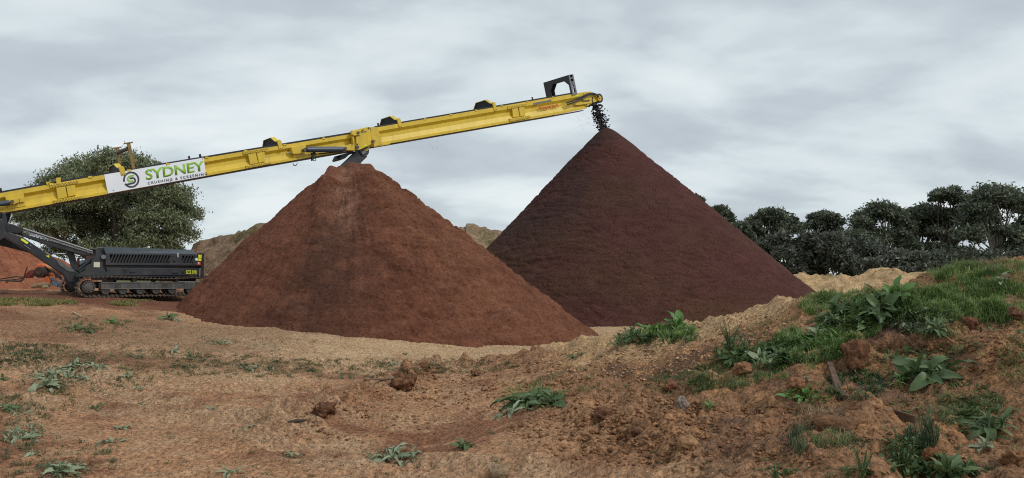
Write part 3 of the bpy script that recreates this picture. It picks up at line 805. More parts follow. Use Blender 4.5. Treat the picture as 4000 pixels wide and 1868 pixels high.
for p in [cH(250, 957), cH(1465, 383), cH(2290, 240), cH(1550, 755)]: disc('banner_fixing', PIN, boomA, *p, -.024, -.014, .014, 8)
lettering('maker_lettering', 'Keestrack', RED, boomB, [c4p(1738, 238), c4p(1945, 205), c4p(1935, 170), c4p(1735, 203)], -.012, .008, bold=.02)
prism('grease_patch', DGR, boomB, c4p, [(1675, 168), (1862, 133), (1865, 150), (1740, 172), (1675, 194)], -.008, -.001)
prism('marker_sticker', FLU, boomB, cF, [(715, 470), (800, 455), (803, 475), (718, 492)], -.010, -.001)
prism('white_sticker', WHT, boomA, cC, [(1550, 470), (1650, 455), (1655, 500), (1555, 520)], .07, .085, vref=.07)

# belt clips along the top edge
clip = MB(); clip.bar((-.05, 0, 0), (.05, 0, .01), .03, .05); clip_me = mesh_np('edge_clip', clip.v, clip.f, YEL)
for x in list(range(200, 1360, 152)): add('edge_clip', clip_me, boomA).location = PL(x, topA(x), -.01)
for x in list(range(1560, 2200, 100)): add('edge_clip', clip_me, boomB).location = PL(x, topB(x), -.01)
for x, tf, par in [(783, topA, boomA), (740, topA, boomA), (1478, topB, boomB), (2080, topB, boomB), (3, topA, boomA)]:
    mb = MB(); p = PL(x, tf(x) - 6, .05); mb.tube([p, p + np.array([-.02, 0, .09])], .035 if x != 740 else .03, 10); mb.build('sensor_stub', RUB, par, smooth=True)

# hood guards spanning the belt
ea = PL(1000, topA(1000), 0) - PL(600, topA(600), 0); ea /= np.linalg.norm(ea); na = np.array([-ea[2], 0, ea[0]])
def hood(x, tf, parent, sc=1.0):
    p0 = PL(x, tf(x), 0)
    def q(v, n, e_=0.0): return p0 + ea * e_ + na * n + np.array([0, v, 0])
    prof = [(0.02, -.02), (0.03, .14), (.16, .17), (.42, .33), (1.08, .33), (1.33, .12), (1.36, -.02)]
    prof = [(v, n * sc) for v, n in prof]
    mb = MB(); mb.extr([q(v, n, -.02) for v, n in prof], [q(v, n, .0) for v, n in prof]); mb.build('hood_panel', RUB, parent)
    mb = MB()
    for (va, na_), (vb, nb) in zip(prof[1:-2], prof[2:-1]):
        mb.extr([q(va, na_, -.06), q(vb, nb, -.06), q(vb, nb + .018, -.06), q(va, na_ + .018, -.06)], [q(va, na_, .09), q(vb, nb, .09), q(vb, nb + .018, .09), q(va, na_ + .018, .09)])
    mb.build('hood_frame', YEL, parent)
    mb = MB()
    mb.extr([q(-.03, -.14 * sc, -.04), q(-.03, -.14 * sc, .10), q(-.03, .15 * sc, .10), q(-.03, .20 * sc, .05), q(-.03, .18 * sc, -.04)],
            [q(.03, -.14 * sc, -.04), q(.03, -.14 * sc, .10), q(.03, .15 * sc, .10), q(.03, .20 * sc, .05), q(.03, .18 * sc, -.04)])
    mb.build('hood_bracket', YEL, parent, bevel=.005)
    mb = MB()
    for e_ in (-.005, .065):
        a = q(-.045, -.10 * sc, e_); mb.tube([a, a + np.array([0, .03, 0])], .016, 6)
    tag(mb.build('bracket_bolts', YELB, parent), kind='stuff')
for x, tf, par, sc in [(474, topA, boomA, .85), (1091, topA, boomA, 1.0), (1558, topB, boomB, 1.05), (1930, topB, boomB, 1.15)]: hood(x, tf, par, sc)

# old rusty hoop frame near the banner
def post(name, a, b, w, m=OLDY):
    mb = MB(); mb.bar(a, b, w, w, (1, 0, 0)); t = np.array(b) - np.array(a); t /= np.linalg.norm(t)
    mb.bar(np.array(b) - ea * .12, np.array(b) + ea * .12, w * 1.3, .03); return mb.build(name, m, conv)
pa, pb = PL(*cB(712, 600), .04), PL(*cB(608, 95), .04); post('hoop_post', pa, pb, .085)
pc, pd = PL(*cB(440, 520), BW - .05), PL(*cB(388, 188), BW - .05); post('hoop_post', pc, pd, .08)
mb = MB(); mb.tube([PL(*cB(606, 200), .04), PL(*cB(400, 285), BW - .05)], .055, 12); mb.build('hoop_crossbar', mat('rusty_steel', (0.075, 0.06, 0.055), .6, .3, var=.3, vscale=9), conv, smooth=True)
mb = MB(); a = PL(*cB(700, 440), .04); mb.bar(a, a + ea * .12, .05, .08); mb.build('hoop_bracket', OLDY, conv)

# head frame hoop at the discharge end
eb = PL(2200, topB(2200), 0) - PL(1700, topB(1700), 0); eb /= np.linalg.norm(eb); nb_ = np.array([-eb[2], 0, eb[0]])
hp = PL(2251, topB(2251) + 3, 0.0)
def hq_(v, n, e_): return hp + eb * e_ + nb_ * n + np.array([0, v, 0])
Hh = .90; T = -.02; Wd = BW + .25
outer = [(T, -.02), (T, Hh), (Wd, Hh), (Wd, -.12)]
inner = [(.16, -.02), (.16, .42), (.42, .70), (Wd - .62, .70), (Wd - .40, .42), (Wd - .40, -.12)]
mb = MB()
loop = [(T, -.02), (.09, -.02), (.09, .46), (.36, .70), (Wd - .56, .70), (Wd - .32, .42), (Wd - .32, -.12), (Wd, -.12), (Wd, Hh), (T, Hh)]
mb.extr([hq_(v, n, -.27) for v, n in loop], [hq_(v, n, -.24) for v, n in loop])
mb.extr([hq_(v, n, -.03) for v, n in loop], [hq_(v, n, -.0) for v, n in loop])
mb.extr([hq_(v, n, -.24) for v, n in [(T, Hh), (Wd, Hh), (Wd, Hh - .03), (T, Hh - .03)]], [hq_(v, n, -.03) for v, n in [(T, Hh), (Wd, Hh), (Wd, Hh - .03), (T, Hh - .03)]])
hoop = mb.build('head_hoop', mat('cast_frame_shaded', (0.042, 0.043, 0.05), .5, .2), conv, bevel=.006)  # shaded tone of the same hoop, painted on its cross faces
def ladder(v):     # side plate with punched openings
    mb = MB()
    def rect(n0, n1, e0, e1): mb.extr([hq_(v - .015, n, e_) for n, e_ in [(n0, e0), (n0, e1), (n1, e1), (n1, e0)]], [hq_(v + .015, n, e_) for n, e_ in [(n0, e0), (n0, e1), (n1, e1), (n1, e0)]])
    rect(-.02, Hh, -.285, -.21); rect(-.02, Hh, -.065, .012)
    for n0, n1 in [(-.02, .09), (.27, .36), (.50, .58), (.71, .77), (.88, Hh)]: rect(n0, n1, -.21, -.065)
    mb.extr([hq_(v - .014, *p) for p in [(.36, -.21), (.42, -.21), (.50, -.10), (.50, -.065), (.46, -.065)]], [hq_(v + .014, *p) for p in [(.36, -.21), (.42, -.21), (.50, -.10), (.50, -.065), (.46, -.065)]])
    mb.build('hoop_side_plate', HOOPG, hoop)
ladder(T - .02); ladder(Wd + .02)

# head drum, hoses, end bracket
prism('head_cheek', YEL, boomB, cF, [(905, 415), (1035, 385), (1060, 405), (1120, 440), (1200, 470), (1200, 570), (1080, 610), (960, 690), (930, 650), (900, 560)], -.03, .10, .006)
mb = MB(); p = PL(*cF(1215, 520), .05); mb.tube([(p[0], .05, p[2]), (p[0], BW - .05, p[2])], .22, 24); mb.build('head_drum', RUB, conv, smooth=True)
disc('drum_end_cap', YEL, conv, *cF(1215, 520), -.10, .06, .125, 24); disc('drum_bolt', PIN, conv, *cF(1217, 527), -.12, -.08, .03, 10)
prism('head_guard_plate', YEL, boomB, cF, [(735, 620), (1020, 545), (1075, 600), (1050, 620), (780, 658), (740, 650)], -.07, -.03, .005)
prism('recess_shade_strip', mat('shadow_slot_paint', (0.10, 0.07, 0.02), .6), boomB, cF, [(870, 572), (1020, 545), (1022, 580), (880, 600)], -.08, -.069)  # dark strip on the guard plate, painting the shade of a slot
for off, dv in [((0, 0), -.10), ((25, 30), -.14)]:
    mb = MB(); mb.tube([PL(*cF(X + off[0] * (1 - i / 7), Y + off[1] * (1 - .6 * i / 6)), dv) for i, (X, Y) in enumerate([(560, 615), (700, 570), (850, 500), (980, 435), (1080, 420), (1140, 440), (1195, 490)])], .032, 10)
    mb.build('hydraulic_hose', RUB, boomB, smooth=True)
mb = MB(); mb.tube([PL(*cF(X, Y), -.05) for X, Y in [(1080, 500), (1070, 560), (1090, 610)]], .02, 8); mb.tube([PL(*cF(X, Y), -.04) for X, Y in [(950, 640), (975, 690), (1020, 690), (1050, 640)]], .014, 6)
mb.build('hydraulic_hose', RUB, boomB, smooth=True)
prism('belt_scraper', RUB, conv, cF, [(1070, 600), (1180, 560), (1200, 600), (1150, 650), (1090, 660)], .05, 1.2)

# ------------------------------------------------------------------ power unit
vb = -.60
pu = prism('power_unit', GRY, conv, c2c, [(1245, 632), (2362, 645), (2356, 892), (1300, 890), (1250, 870)], vb + .10, 2.0, .01, vref=vb)
mb = MB()
a = [PL(*c2c(X, Y), vb) for X, Y in [(1238, 628), (2312, 640)]]; b = [PL(*c2c(X, Y), vb) for X, Y in [(1238, 548), (2310, 588)]]
mb.extr([(a[0][0], vb - .01, a[0][2]), (a[1][0], vb - .01, a[1][2]), (b[1][0], vb + .30, b[1][2]), (b[0][0], vb + .30, b[0][2])],
        [(a[0][0], 2.0, a[0][2]), (a[1][0], 2.0, a[1][2]), (b[1][0], 1.9, b[1][2]), (b[0][0], 1.9, b[0][2])])
mb.build('engine_hood', GRM, pu, bevel=.015)
# louvred panel: frame strips, near-black sheet behind painting the shade in the slots, slanted slats
fr = lambda nm, pts, v1=None, m=GRY, v0=vb: prism(nm, m, pu, c2c, pts, v0, (vb + .05) if v1 is None else v1, .003, vref=vb)
fr('panel_rail', [(1240, 628), (2360, 644), (2360, 662), (1240, 644)]); fr('panel_rail', [(1240, 742), (2360, 752), (2360, 776), (1240, 768)])
fr('panel_end', [(1240, 644), (1292, 645), (1292, 743), (1240, 742)]); fr('panel_middle', [(1992, 655), (2140, 657), (2140, 750), (1992, 749)]); fr('panel_end', [(2268, 660), (2358, 662), (2358, 752), (2268, 751)])
prism('slot_shade_backing', VOID, pu, c2c, [(1290, 640), (2270, 655), (2270, 755), (1290, 745)], vb + .07, vb + .09, vref=vb)
for k in range(21):
    x = 1282 + 35.5 * k
    if x > 1985: continue
    yt = 645 + (x - 1290) * .0135; yb = yt + 100
    fr('louvre_slat', [(x + 45, yt), (x + 60, yt), (x + 16, yb), (x + 1, yb)], vb + .045)
for k in range(4):
    x = 2128 + 36 * k; yt = 657
    fr('louvre_slat', [(x + 45, yt), (x + 60, yt), (x + 16, yt + 95), (x + 1, yt + 95)], vb + .045)
fr('lower_panel', [(1250, 800), (2360, 815), (2356, 890), (1300, 888), (1255, 860)], vb + .11)
prism('shadow_gap_panel', BLK, pu, c2c, [(1245, 766), (2360, 775), (2360, 818), (1245, 804)], vb + .08, vb + .11, vref=vb)  # black inset panel paints the shade of the gap between panels
for pts in [[(1455, 812), (1482, 812), (1482, 850), (1455, 850)], [(1520, 838), (1590, 840), (1590, 856), (1520, 855)], [(2020, 850), (2092, 852), (2092, 866), (2020, 865)], [(2135, 832), (2160, 832), (2160, 866), (2135, 866)], [(2036, 700), (2064, 700), (2064, 732), (2036, 732)]]:
    fr('panel_latch', pts, vb + .02, BLK, vb - .02)
fr('door_handle', [(2075, 635), (2097, 635), (2095, 680), (2078, 680)], vb + .02, mat('handle_alloy', (.5, .5, .52), .35, .5), vb - .03)
fr('end_post', [(2358, 628), (2394, 632), (2390, 905), (2356, 900)], vb + .4, BLK, vb - .03)
prism('tail_box', BLK, pu, c2c, [(2392, 722), (2432, 728), (2430, 832), (2390, 828)], vb + .3, vb + .9, .01, vref=vb)
prism('unit_sticker', FLU, pu, cR, [(1010, 415), (1100, 418), (1095, 515), (1005, 508)], vb - .036, vb - .001, vref=vb)
prism('unit_sticker', FLU, pu, cR, [(1005, 522), (1092, 530), (1090, 600), (1005, 596)], vb - .036, vb - .001, vref=vb)
prism('sticker_mark', INK, pu, cR, [(1050, 455), (1080, 440), (1075, 470)], vb - .038, vb - .0355, vref=vb)
prism('white_plate', WHT, pu, cR, [(915, 540), (930, 518), (990, 515), (992, 590), (930, 588)], vb - .012, vb - .001, vref=vb)
prism('red_sign', RED, pu, cR, [(975, 622), (1080, 620), (1078, 725), (968, 718)], vb - .012, vb - .001, vref=vb)
prism('sign_mark', WHT, pu, cR, [(1015, 630), (1040, 630), (1038, 690), (1013, 690)], vb - .015, vb - .0125, vref=vb)
lettering('unit_number', 'SCS 010', FLU, pu, [cR(652, 985), cR(960, 990), cR(962, 880), cR(655, 872)], vb - .006, .006, bold=.03)
mb = MB(); mb.tube([PL(*cR(1062, 810), vb - .02), PL(*cR(1055, 1055), vb - .02)], .012, 6); mb.build('grab_rod', mat('pale_rod', (.4, .38, .36), .4), pu)
mb = MB(); p = PL(*c2c(2240, 628), .9); mb.tube([(p[0], .7, p[2]), (p[0], .7, p[2] + .08)], .12, 14); mb.build('red_cap', mat('red_paint', (.25, .03, .03), .5), pu)

# bracket plate beside the unit with cream square, rails and struts to the feed end
prism('side_bracket', GRY, conv, c2c, [(1130, 598), (1160, 600), (1198, 640), (1200, 770), (1222, 820), (1262, 862), (1320, 892), (900, 905), (905, 880), (990, 838), (1080, 745), (1095, 700), (1118, 690)], -.62, -.52, .006)
prism('cream_plate', CRM, conv, cS, [(492, 482), (602, 482), (604, 577), (490, 575)], -.635, -.621, .003)
disc('bracket_lamp', STEEL, conv, *cS(668, 388), -.7, -.55, .06)
prism('front_cowl', BLK, conv, c2c, [(1075, 575), (1210, 560), (1235, 560), (1240, 640), (1200, 650), (1150, 600)], -.3, 1.6, .01, vref=-.5)
prism('unit_bulkhead', BLK, conv, c2c, [(1190, 640), (1250, 632), (1256, 865), (1215, 800), (1200, 760)], -.5, 1.8, vref=-.55)
prism('lower_arm', BLK, conv, c2c, [(-60, 470), (40, 395), (110, 385), (262, 437), (590, 655), (880, 835), (960, 880), (900, 985), (800, 970), (745, 882), (400, 648), (60, 445), (-60, 520)], -.35, -.10, .012)
prism('lower_arm', BLK, conv, c2c, [(-60, 470), (110, 385), (590, 655), (880, 835), (960, 880), (860, 905), (730, 868), (420, 640), (-60, 520)], 1.5, 1.75, .012, vref=1.5)
prism('arm_web', BLK, conv, c2c, [(560, 690), (690, 790), (880, 870), (905, 985), (800, 1000), (748, 886), (530, 732)], -.3, -.12)
prism('arm_cover', mat('dusty_grey_plate', (.10, .105, .10), .5, var=.2), conv, c2c, [(660, 722), (700, 720), (860, 820), (870, 850), (800, 842), (700, 770)], -.37, -.351, .003)
prism('arm_marker', FLU, conv, cG, [(515, 787), (672, 885), (635, 928), (485, 825)], -.365, -.351); prism('arm_marker', FLU, conv, c2c, [(575, 655), (580, 685), (538, 660)], -.365, -.351)
mb = MB(); mb.tube([PL(*cG(570, 955), -.37), PL(*cG(720, 1050), -.37)], .010, 6); mb.build('grab_rod', STEEL, conv)
prism('upper_arm', BLK, conv, c2c, [(262, 395), (540, 475), (850, 570), (1095, 622), (1120, 650), (1000, 655), (840, 615), (540, 530), (262, 425)], -.30, -.12, .008)
prism('upper_arm', BLK, conv, c2c, [(262, 345), (1110, 618), (1100, 640), (262, 375)], 1.3, 1.45, vref=-.2)
RAIL = mat('rail_steel', (.17, .175, .18), .45, .4)
for dy_ in (0, 14, 28, 42):
    rl = MB(); rl.tube([PL(*c2c(270, 340 + dy_), -.32), PL(*c2c(1085, 610 + dy_ * .55), -.32)], .0115 if dy_ not in (0,) else .03, 6); rl.build('walkway_rail', RAIL, conv)
mb = MB()
for X in (325, 515, 705, 890, 1030):
    y_ = 340 + (X - 270) * .331; mb.tube([PL(*c2c(X - 3, y_), -.33), PL(*c2c(X + 3, y_ + 38), -.33)], .02, 6)
tag(mb.build('rail_clamp_row', STEEL, conv), kind='stuff')
prism('hose_bundle', RUB, conv, cG, [(150, 430), (280, 450), (520, 530), (540, 660), (400, 690), (170, 660), (120, 520)], -.3, .5, .03)
prism('pivot_housing', BLK, conv, cG, [(-300, 330), (40, 330), (60, 180), (130, 190), (175, 430), (260, 640), (220, 720), (90, 775), (0, 800), (-300, 850)], -.28, 1.6, .02)
for k, (x0, x1) in enumerate([(20, 5), (75, 45), (120, 80), (160, 105), (195, 130), (240, 165)]):
    mb = MB(); mb.tube([PL(*cG(x0, 175), -.1 + .12 * k), PL(*cG((x0 + x1) / 2 + 5, 300), -.1 + .12 * k), PL(*cG(x1, 440), -.1 + .12 * k)], .028, 8); mb.build('feeder_hose', RUB, conv, smooth=True)
mb = MB(); mb.tube([PL(*c2c(590, 630), .1), PL(*c2c(810, 645), .1)], .022, 8); mb.tube([PL(*c2c(860, 650), .1), PL(*c2c(935, 662), .1), PL(*c2c(945, 680), .1)], .025, 8); mb.build('hydraulic_pipe', STEEL, conv)
mb = MB(); mb.bar(PL(*c2c(818, 600), .0), PL(*c2c(893, 835), .0), .12, .16); mb.build('chassis_post', BLK, conv)
mb = MB(); mb.bar(PL(*c2c(1090, 690), -.1), PL(*c2c(905, 832), -.1), .1, .05); mb.bar(PL(*c2c(1060, 760), -.4), PL(*c2c(930, 850), -.4), .05, .04); mb.build('chassis_brace', GRY, conv)
prism('chassis_deck', BLK, conv, c2c, [(890, 800), (1060, 700), (1150, 690), (1200, 860), (900, 900)], .3, 1.7, vref=.2)
prism('red_canister', mat('dull_red', (.10, .015, .015), .5), conv, cS, [(205, 405), (238, 405), (236, 555), (205, 555)], .2, .35, vref=.2)
mb = MB(); p = PL(*c2c(575, 610), -.2); mb.tube([p, p + np.array([0, 0, .12])], .03, 8); mb.build('work_lamp', STEEL, conv)
disc('lug_stud', STEEL, conv, *cG(718, 958), -.375, -.345, .02, 8)

# ------------------------------------------------------------------ crawler tracks
zt = PL(600, 1080, -.75)[2]; us = PL(347.5, 1114, -.75)[0]; rr = zt / 2 * 0.97
ue = PL(905, 1110, -.75)[0]
shoe = MB(); shoe.box((-.048, 0, -.018), (.048, .42, .006)); shoe.box((-.012, 0, .006), (.012, .42, .03)); shoe.box((-.03, .13, -.05), (.03, .17, -.018)); shoe.box((-.03, .25, -.05), (.03, .29, -.018))
shoe_me = mesh_np('track_shoe', shoe.v, shoe.f, TRK)
rollm = MB(); rollm.tube([(0, .05, 0), (0, .09, 0), (0, .09, 0.0), (0, .33, 0), (0, .37, 0)], [.10, .115, .085, .085, .11], 18); roll_me = mesh_np('roller', rollm.v, rollm.f, TRKD)
def track(v):
    t = link(bpy.data.objects.new('crawler_track', None), conv); t.empty_display_size = .1
    t.location = (0, v, 0)
    # closed path of the chain
    pth = []; Lf = ue - us; per = 2 * Lf + 2 * math.pi * rr; n = int(per / .112)
    for i in range(n):
        s = per * i / n
        if s < Lf: q_ = (us + s, 2 * rr + .02 * math.sin(s * 2.4) - .025 * math.sin(math.pi * s / Lf), 0)
        elif s < Lf + math.pi * rr: a = (s - Lf) / rr; q_ = (ue + rr * math.sin(a), rr + rr * math.cos(a), a)
        elif s < 2 * Lf + math.pi * rr: q_ = (ue - (s - Lf - math.pi * rr), 0, math.pi)
        else: a = (s - 2 * Lf - math.pi * rr) / rr; q_ = (us - rr * math.sin(a), rr - rr * math.cos(a), math.pi + a)
        o = bpy.data.objects.new('track_shoe', shoe_me); link(o, t); o.location = (q_[0], 0, q_[1]); o.rotation_euler = (0, q_[2], 0)
    mb = MB(); ro = rr - .07
    ns_ = 26; pts = [(us + (ro if k % 2 else ro - .05) * math.cos(2 * math.pi * k / (2 * ns_)), rr + (ro if k % 2 else ro - .05) * math.sin(2 * math.pi * k / (2 * ns_))) for k in range(2 * ns_)]
    mb.extr([(a, .14, b) for a, b in pts], [(a, .28, b) for a, b in pts])
    mb.tube([(us, .03, rr), (us, .39, rr)], rr * .62, 28); sp = mb.build('sprocket', TRKD, t, smooth=True)
    mb = MB(); mb.tube([(us, -.01, rr), (us, .03, rr)], rr * .40, 24); mb.tube([(us, -.03, rr), (us, .03, rr)], rr * .22, 20)
    for k in range(10):
        a = 2 * math.pi * k / 10; mb.tube([(us + .50 * rr * math.cos(a), .01, rr + .5 * rr * math.sin(a)), (us + .5 * rr * math.cos(a), .04, rr + .5 * rr * math.sin(a))], .016, 6)
    mb.build('drive_hub', BEAM, t, smooth=True)
    ub = us + rr * 1.12
    mb = MB(); mb.extr([(ub, .04, rr * .78), (ue + .1, .04, rr * .78), (ue + .1, .04, rr * 1.42), (ub, .04, rr * 1.42)], [(ub, .40, rr * .78), (ue + .1, .40, rr * .78), (ue + .1, .40, rr * 1.42), (ub, .40, rr * 1.42)])
    mb.box((ub - .005, .02, rr * .72), (ue + .1, .04, rr * .80)); mb.box((ub - .005, .02, rr * 1.38), (ue + .1, .04, rr * 1.46))
    mb.build('track_frame', BEAM, t, bevel=.008)
    for k in range(6):
        u_ = ub + .35 + k * .62
        if u_ > ue: break
        mb = MB(); mb.box((u_, .024, rr * .80), (u_ + (.30 if k % 2 else .16), .041, rr * 1.38)); mb.build('frame_patch', BEAM if k % 2 else TRKD, t, bevel=.004)
    for X in (1245, 1450, 1655, 1840, 2030, 2240):
        u_ = PL(*c2c(X, 1085), -.75)[0]; o = bpy.data.objects.new('roller', roll_me); link(o, t); o.location = (u_, 0, .155)
    for X in (1590, 2090):
        u_ = PL(*c2c(X, 960), -.75)[0]; mb = MB(); mb.tube([(u_, .08, rr * 1.72), (u_, .36, rr * 1.72)], .07, 14); mb.box((u_ - .04, .1, rr * 1.4), (u_ + .04, .3, rr * 1.7)); mb.build('carrier_roller', TRKD, t)
    return t
track(-.75); track(1.95)
prism('track_crossmember', BLK, conv, c2c, [(1250, 880), (2300, 895), (2300, 960), (1250, 950)], -.4, 1.95, vref=-.4)
prism('feet_guard', BLK, conv, c2c, [(900, 895), (1320, 890), (2440, 902), (2440, 912), (1320, 905), (1020, 905), (905, 915)], -.62, -.3, vref=-.75)

# ------------------------------------------------------------------ soil falling off the belt
mb = MB()
rs = random.Random(5)
def chunk(mb, p, s, flat=1.0):
    pts = []; n = 6
    R_ = Matrix.Rotation(rs.uniform(0, 6.28), 3, Vector((rs.uniform(-1, 1), rs.uniform(-1, 1), rs.uniform(-1, 1))).normalized())
    base = [(1, 0, 0), (-1, 0, 0), (0, 1, 0), (0, -1, 0), (0, 0, 1), (0, 0, -1)]
    i = len(mb.v)
    for b in base:
        q = R_ @ (Vector(b) * s * rs.uniform(.6, 1.3)); mb.v.append((p[0] + q.x * 1.25, p[1] + q.y, p[2] + q.z * flat))
    for f in [(0, 2, 4), (2, 1, 4), (1, 3, 4), (3, 0, 4), (2, 0, 5), (1, 2, 5), (3, 1, 5), (0, 3, 5)]: mb.f.append([i + k for k in f])
for k in range(620):
    t = rs.random() ** .8
    Y = 640 + t * 520; cxk = 1150 + 110 * t + 45 * t * t; w = 70 + 30 * math.sin(t * 3)
    X = cxk + rs.gauss(0, w * (.62 + .1 * t))
    chunk(mb, PL(*cF(X, Y), rs.uniform(.35, 1.05)), rs.choice([.02, .035, .05, .075]) * (1.1 - .3 * t), rs.uniform(.45, .9))
for k in range(90):
    chunk(mb, PL(*cF(rs.uniform(740, 1120), rs.uniform(760, 1130)), .7), rs.uniform(.005, .014))
for k in range(14): chunk(mb, PL(*c4p(rs.uniform(560, 700), rs.uniform(570, 660)), .7), rs.uniform(.006, .014))
fall = mb.build('falling_soil', mat('wet_dark_soil', (.022, .016, .02), .9), None)
fall.location = ROOTP; fall.rotation_euler = (0, 0, math.atan2(UH[1], UH[0]))
tag(fall, 'dark soil falling in lumps from the boom end onto the tall pile', 'falling soil', kind='stuff')

# ================================================================== WRECK AND DEBRIS AT LEFT
cW = crop(0, 900, .2327)
def slab(mb, cr_, pts, d, th):
    a = [at(*cr_(X, Y), d) for X, Y in pts]; b = [p + np.array([-.25, 1, 0]) * th for p in a]; mb.extr(a, b)
ORG = mat('faded_orange_paint', (.62, .13, .03), .55, var=.2, vscale=5, dirt=(.2, .1, .05), dirt_amt=.7, dirt_scale=4)
ORD = mat('peach_orange_paint', (.62, .26, .12), .6, var=.15, vscale=6)
DRD = mat('dull_crimson_paint', (.20, .035, .03), .6, var=.3, vscale=6, dirt=(.1, .05, .03), dirt_amt=.6)
DKS = mat('dark_scrap_steel', (.045, .035, .03), .7, var=.4, vscale=8)
wb = at(165, 1112, 25.5)
wreck = empty('wrecked_machine', wb)
tag(wreck, 'wrecked orange and red machine lying in soil beneath the black arm', 'wreck')
def wpart(name, m, pts, d, th, bev=.015):
    mb = MB(); slab(mb, cW, pts, d, th); mb.v = [tuple(np.array(p) - wb) for p in mb.v]; return mb.build(name, m, wreck, bevel=bev)
wpart('hood', ORG, [(585, 660), (592, 610), (625, 572), (680, 558), (740, 575), (770, 620), (820, 700), (835, 745), (780, 770), (740, 690), (690, 650), (630, 655)], 25.3, .55, .04)
wpart('hood_top', ORD, [(742, 575), (870, 628), (862, 650), (815, 648), (775, 625)], 25.2, .5, .02)
mb = MB(); c = at(*cW(678, 705), 25.15) - wb
mb.tube([c + np.array([0, -.08, 0]), c + np.array([0, -.06, 0]), c + np.array([0, .3, 0])], [.15, .185, .185], 22); mb.build('wheel', mat('old_tyre', (.05, .03, .025), .9, var=.4, vscale=12), wreck, smooth=True)
mb = MB(); mb.tube([c + np.array([0, -.10, 0]), c + np.array([0, -.05, 0])], .09, 14); mb.build('wheel_rim', mat('muddy_rim', (.085, .04, .03), .9, var=.4), wreck)
for k in range(6):
    o_ = k * 22; wpart('frame_slat', DKS if k == 2 else ORG, [(858 + o_ * .5, 640 + o_), (880 + o_ * .5, 636 + o_ * .9), (1062 - k * 22, 720 + k * 14), (1045 - k * 22, 742 + k * 14)], 25.2 + .06 * k, .07, .006)
wpart('frame_rail', DKS, [(810, 650), (835, 655), (1030, 815), (1015, 835)], 25.0, .08, .006)
wpart('frame_rail', DKS, [(850, 650), (865, 648), (1045, 790), (1030, 805)], 25.0, .08, .006)
wpart('red_housing', DRD, [(425, 735), (470, 690), (530, 655), (575, 665), (580, 725), (520, 760), (480, 800), (400, 808), (385, 795)], 25.2, .4, .04)
wpart('lever', DKS, [(448, 610), (462, 612), (398, 800), (382, 795)], 25.1, .05, .004)
wpart('engine_lump', ORG, [(735, 815), (770, 770), (800, 780), (810, 820), (855, 835), (850, 870), (800, 885), (750, 855)], 25.0, .25, .02)
wpart('scrap_plate', mat('scrap_grey', (.12, .13, .15), .6, var=.3), [(830, 790), (900, 810), (960, 860), (930, 880), (850, 830)], 25.0, .1, .006)
bx = at(*cW(915, 915), 24.8)
mb = MB(); slab(mb, cW, [(838, 900), (880, 862), (968, 870), (970, 905), (955, 955), (900, 925)], 24.8, .35); mb.v = [tuple(np.array(p) - bx) for p in mb.v]
ob = mb.build('battery_box', mat('grey_casing', (.13, .14, .16), .6, var=.2), None, bevel=.01); ob.location = bx
tag(ob, 'small grey box with pale blue face among the scrap by the far track', 'box')
mb = MB(); slab(mb, cW, [(880, 870), (962, 885), (950, 945), (893, 912)], 24.77, .02); mb.v = [tuple(np.array(p) - bx) for p in mb.v]; mb.build('blue_face', mat('pale_blue_plastic', (.16, .25, .42), .5), ob)
mb = MB(); mb.tube([at(*cW(530, 945), 24.9), at(*cW(650, 925), 24.9), at(*cW(835, 912), 24.95)], [.05, .08, .085], 12)
tag(mb.build('log', mat('weathered_wood', (.27, .19, .11), .9, var=.3, vscale=9), None, smooth=True), 'pale brown log lying in front of the orange wreck', 'log')
mb = MB(); p = at(*cW(765, 955), 24.6); i0 = len(mb.v); mb.tube([p + np.array([-.10, 0, 0]), p + np.array([-.05, 0, .01]), p + np.array([.04, 0, .01]), p + np.array([.09, 0, 0])], [.03, .055, .055, .02], 10)
tag(mb.build('stone', mat('cream_stone', (.42, .34, .2), .9, var=.2, vscale=14), None, smooth=True), 'pale cream stone in front of the log by the wreck', 'stone')
for k, (pts, r_, lb) in enumerate([([(-60, 825), (120, 800), (270, 775), (380, 790)], .022, 'upper dark cable running left from the orange wreck'),
                                   ([(-60, 850), (150, 835), (330, 815), (400, 800)], .02, 'middle dark cable running left from the orange wreck'),
                                   ([(100, 870), (160, 845), (260, 850), (340, 855), (400, 820)], .03, 'thick tangled hose lying on soil left of the wreck')]):
    mb = MB(); mb.tube([at(*cW(X, Y), 25.1 - .1 * k) for X, Y in pts], r_, 8); tag(mb.build('cable', DKS, None, smooth=True), lb, 'cable')

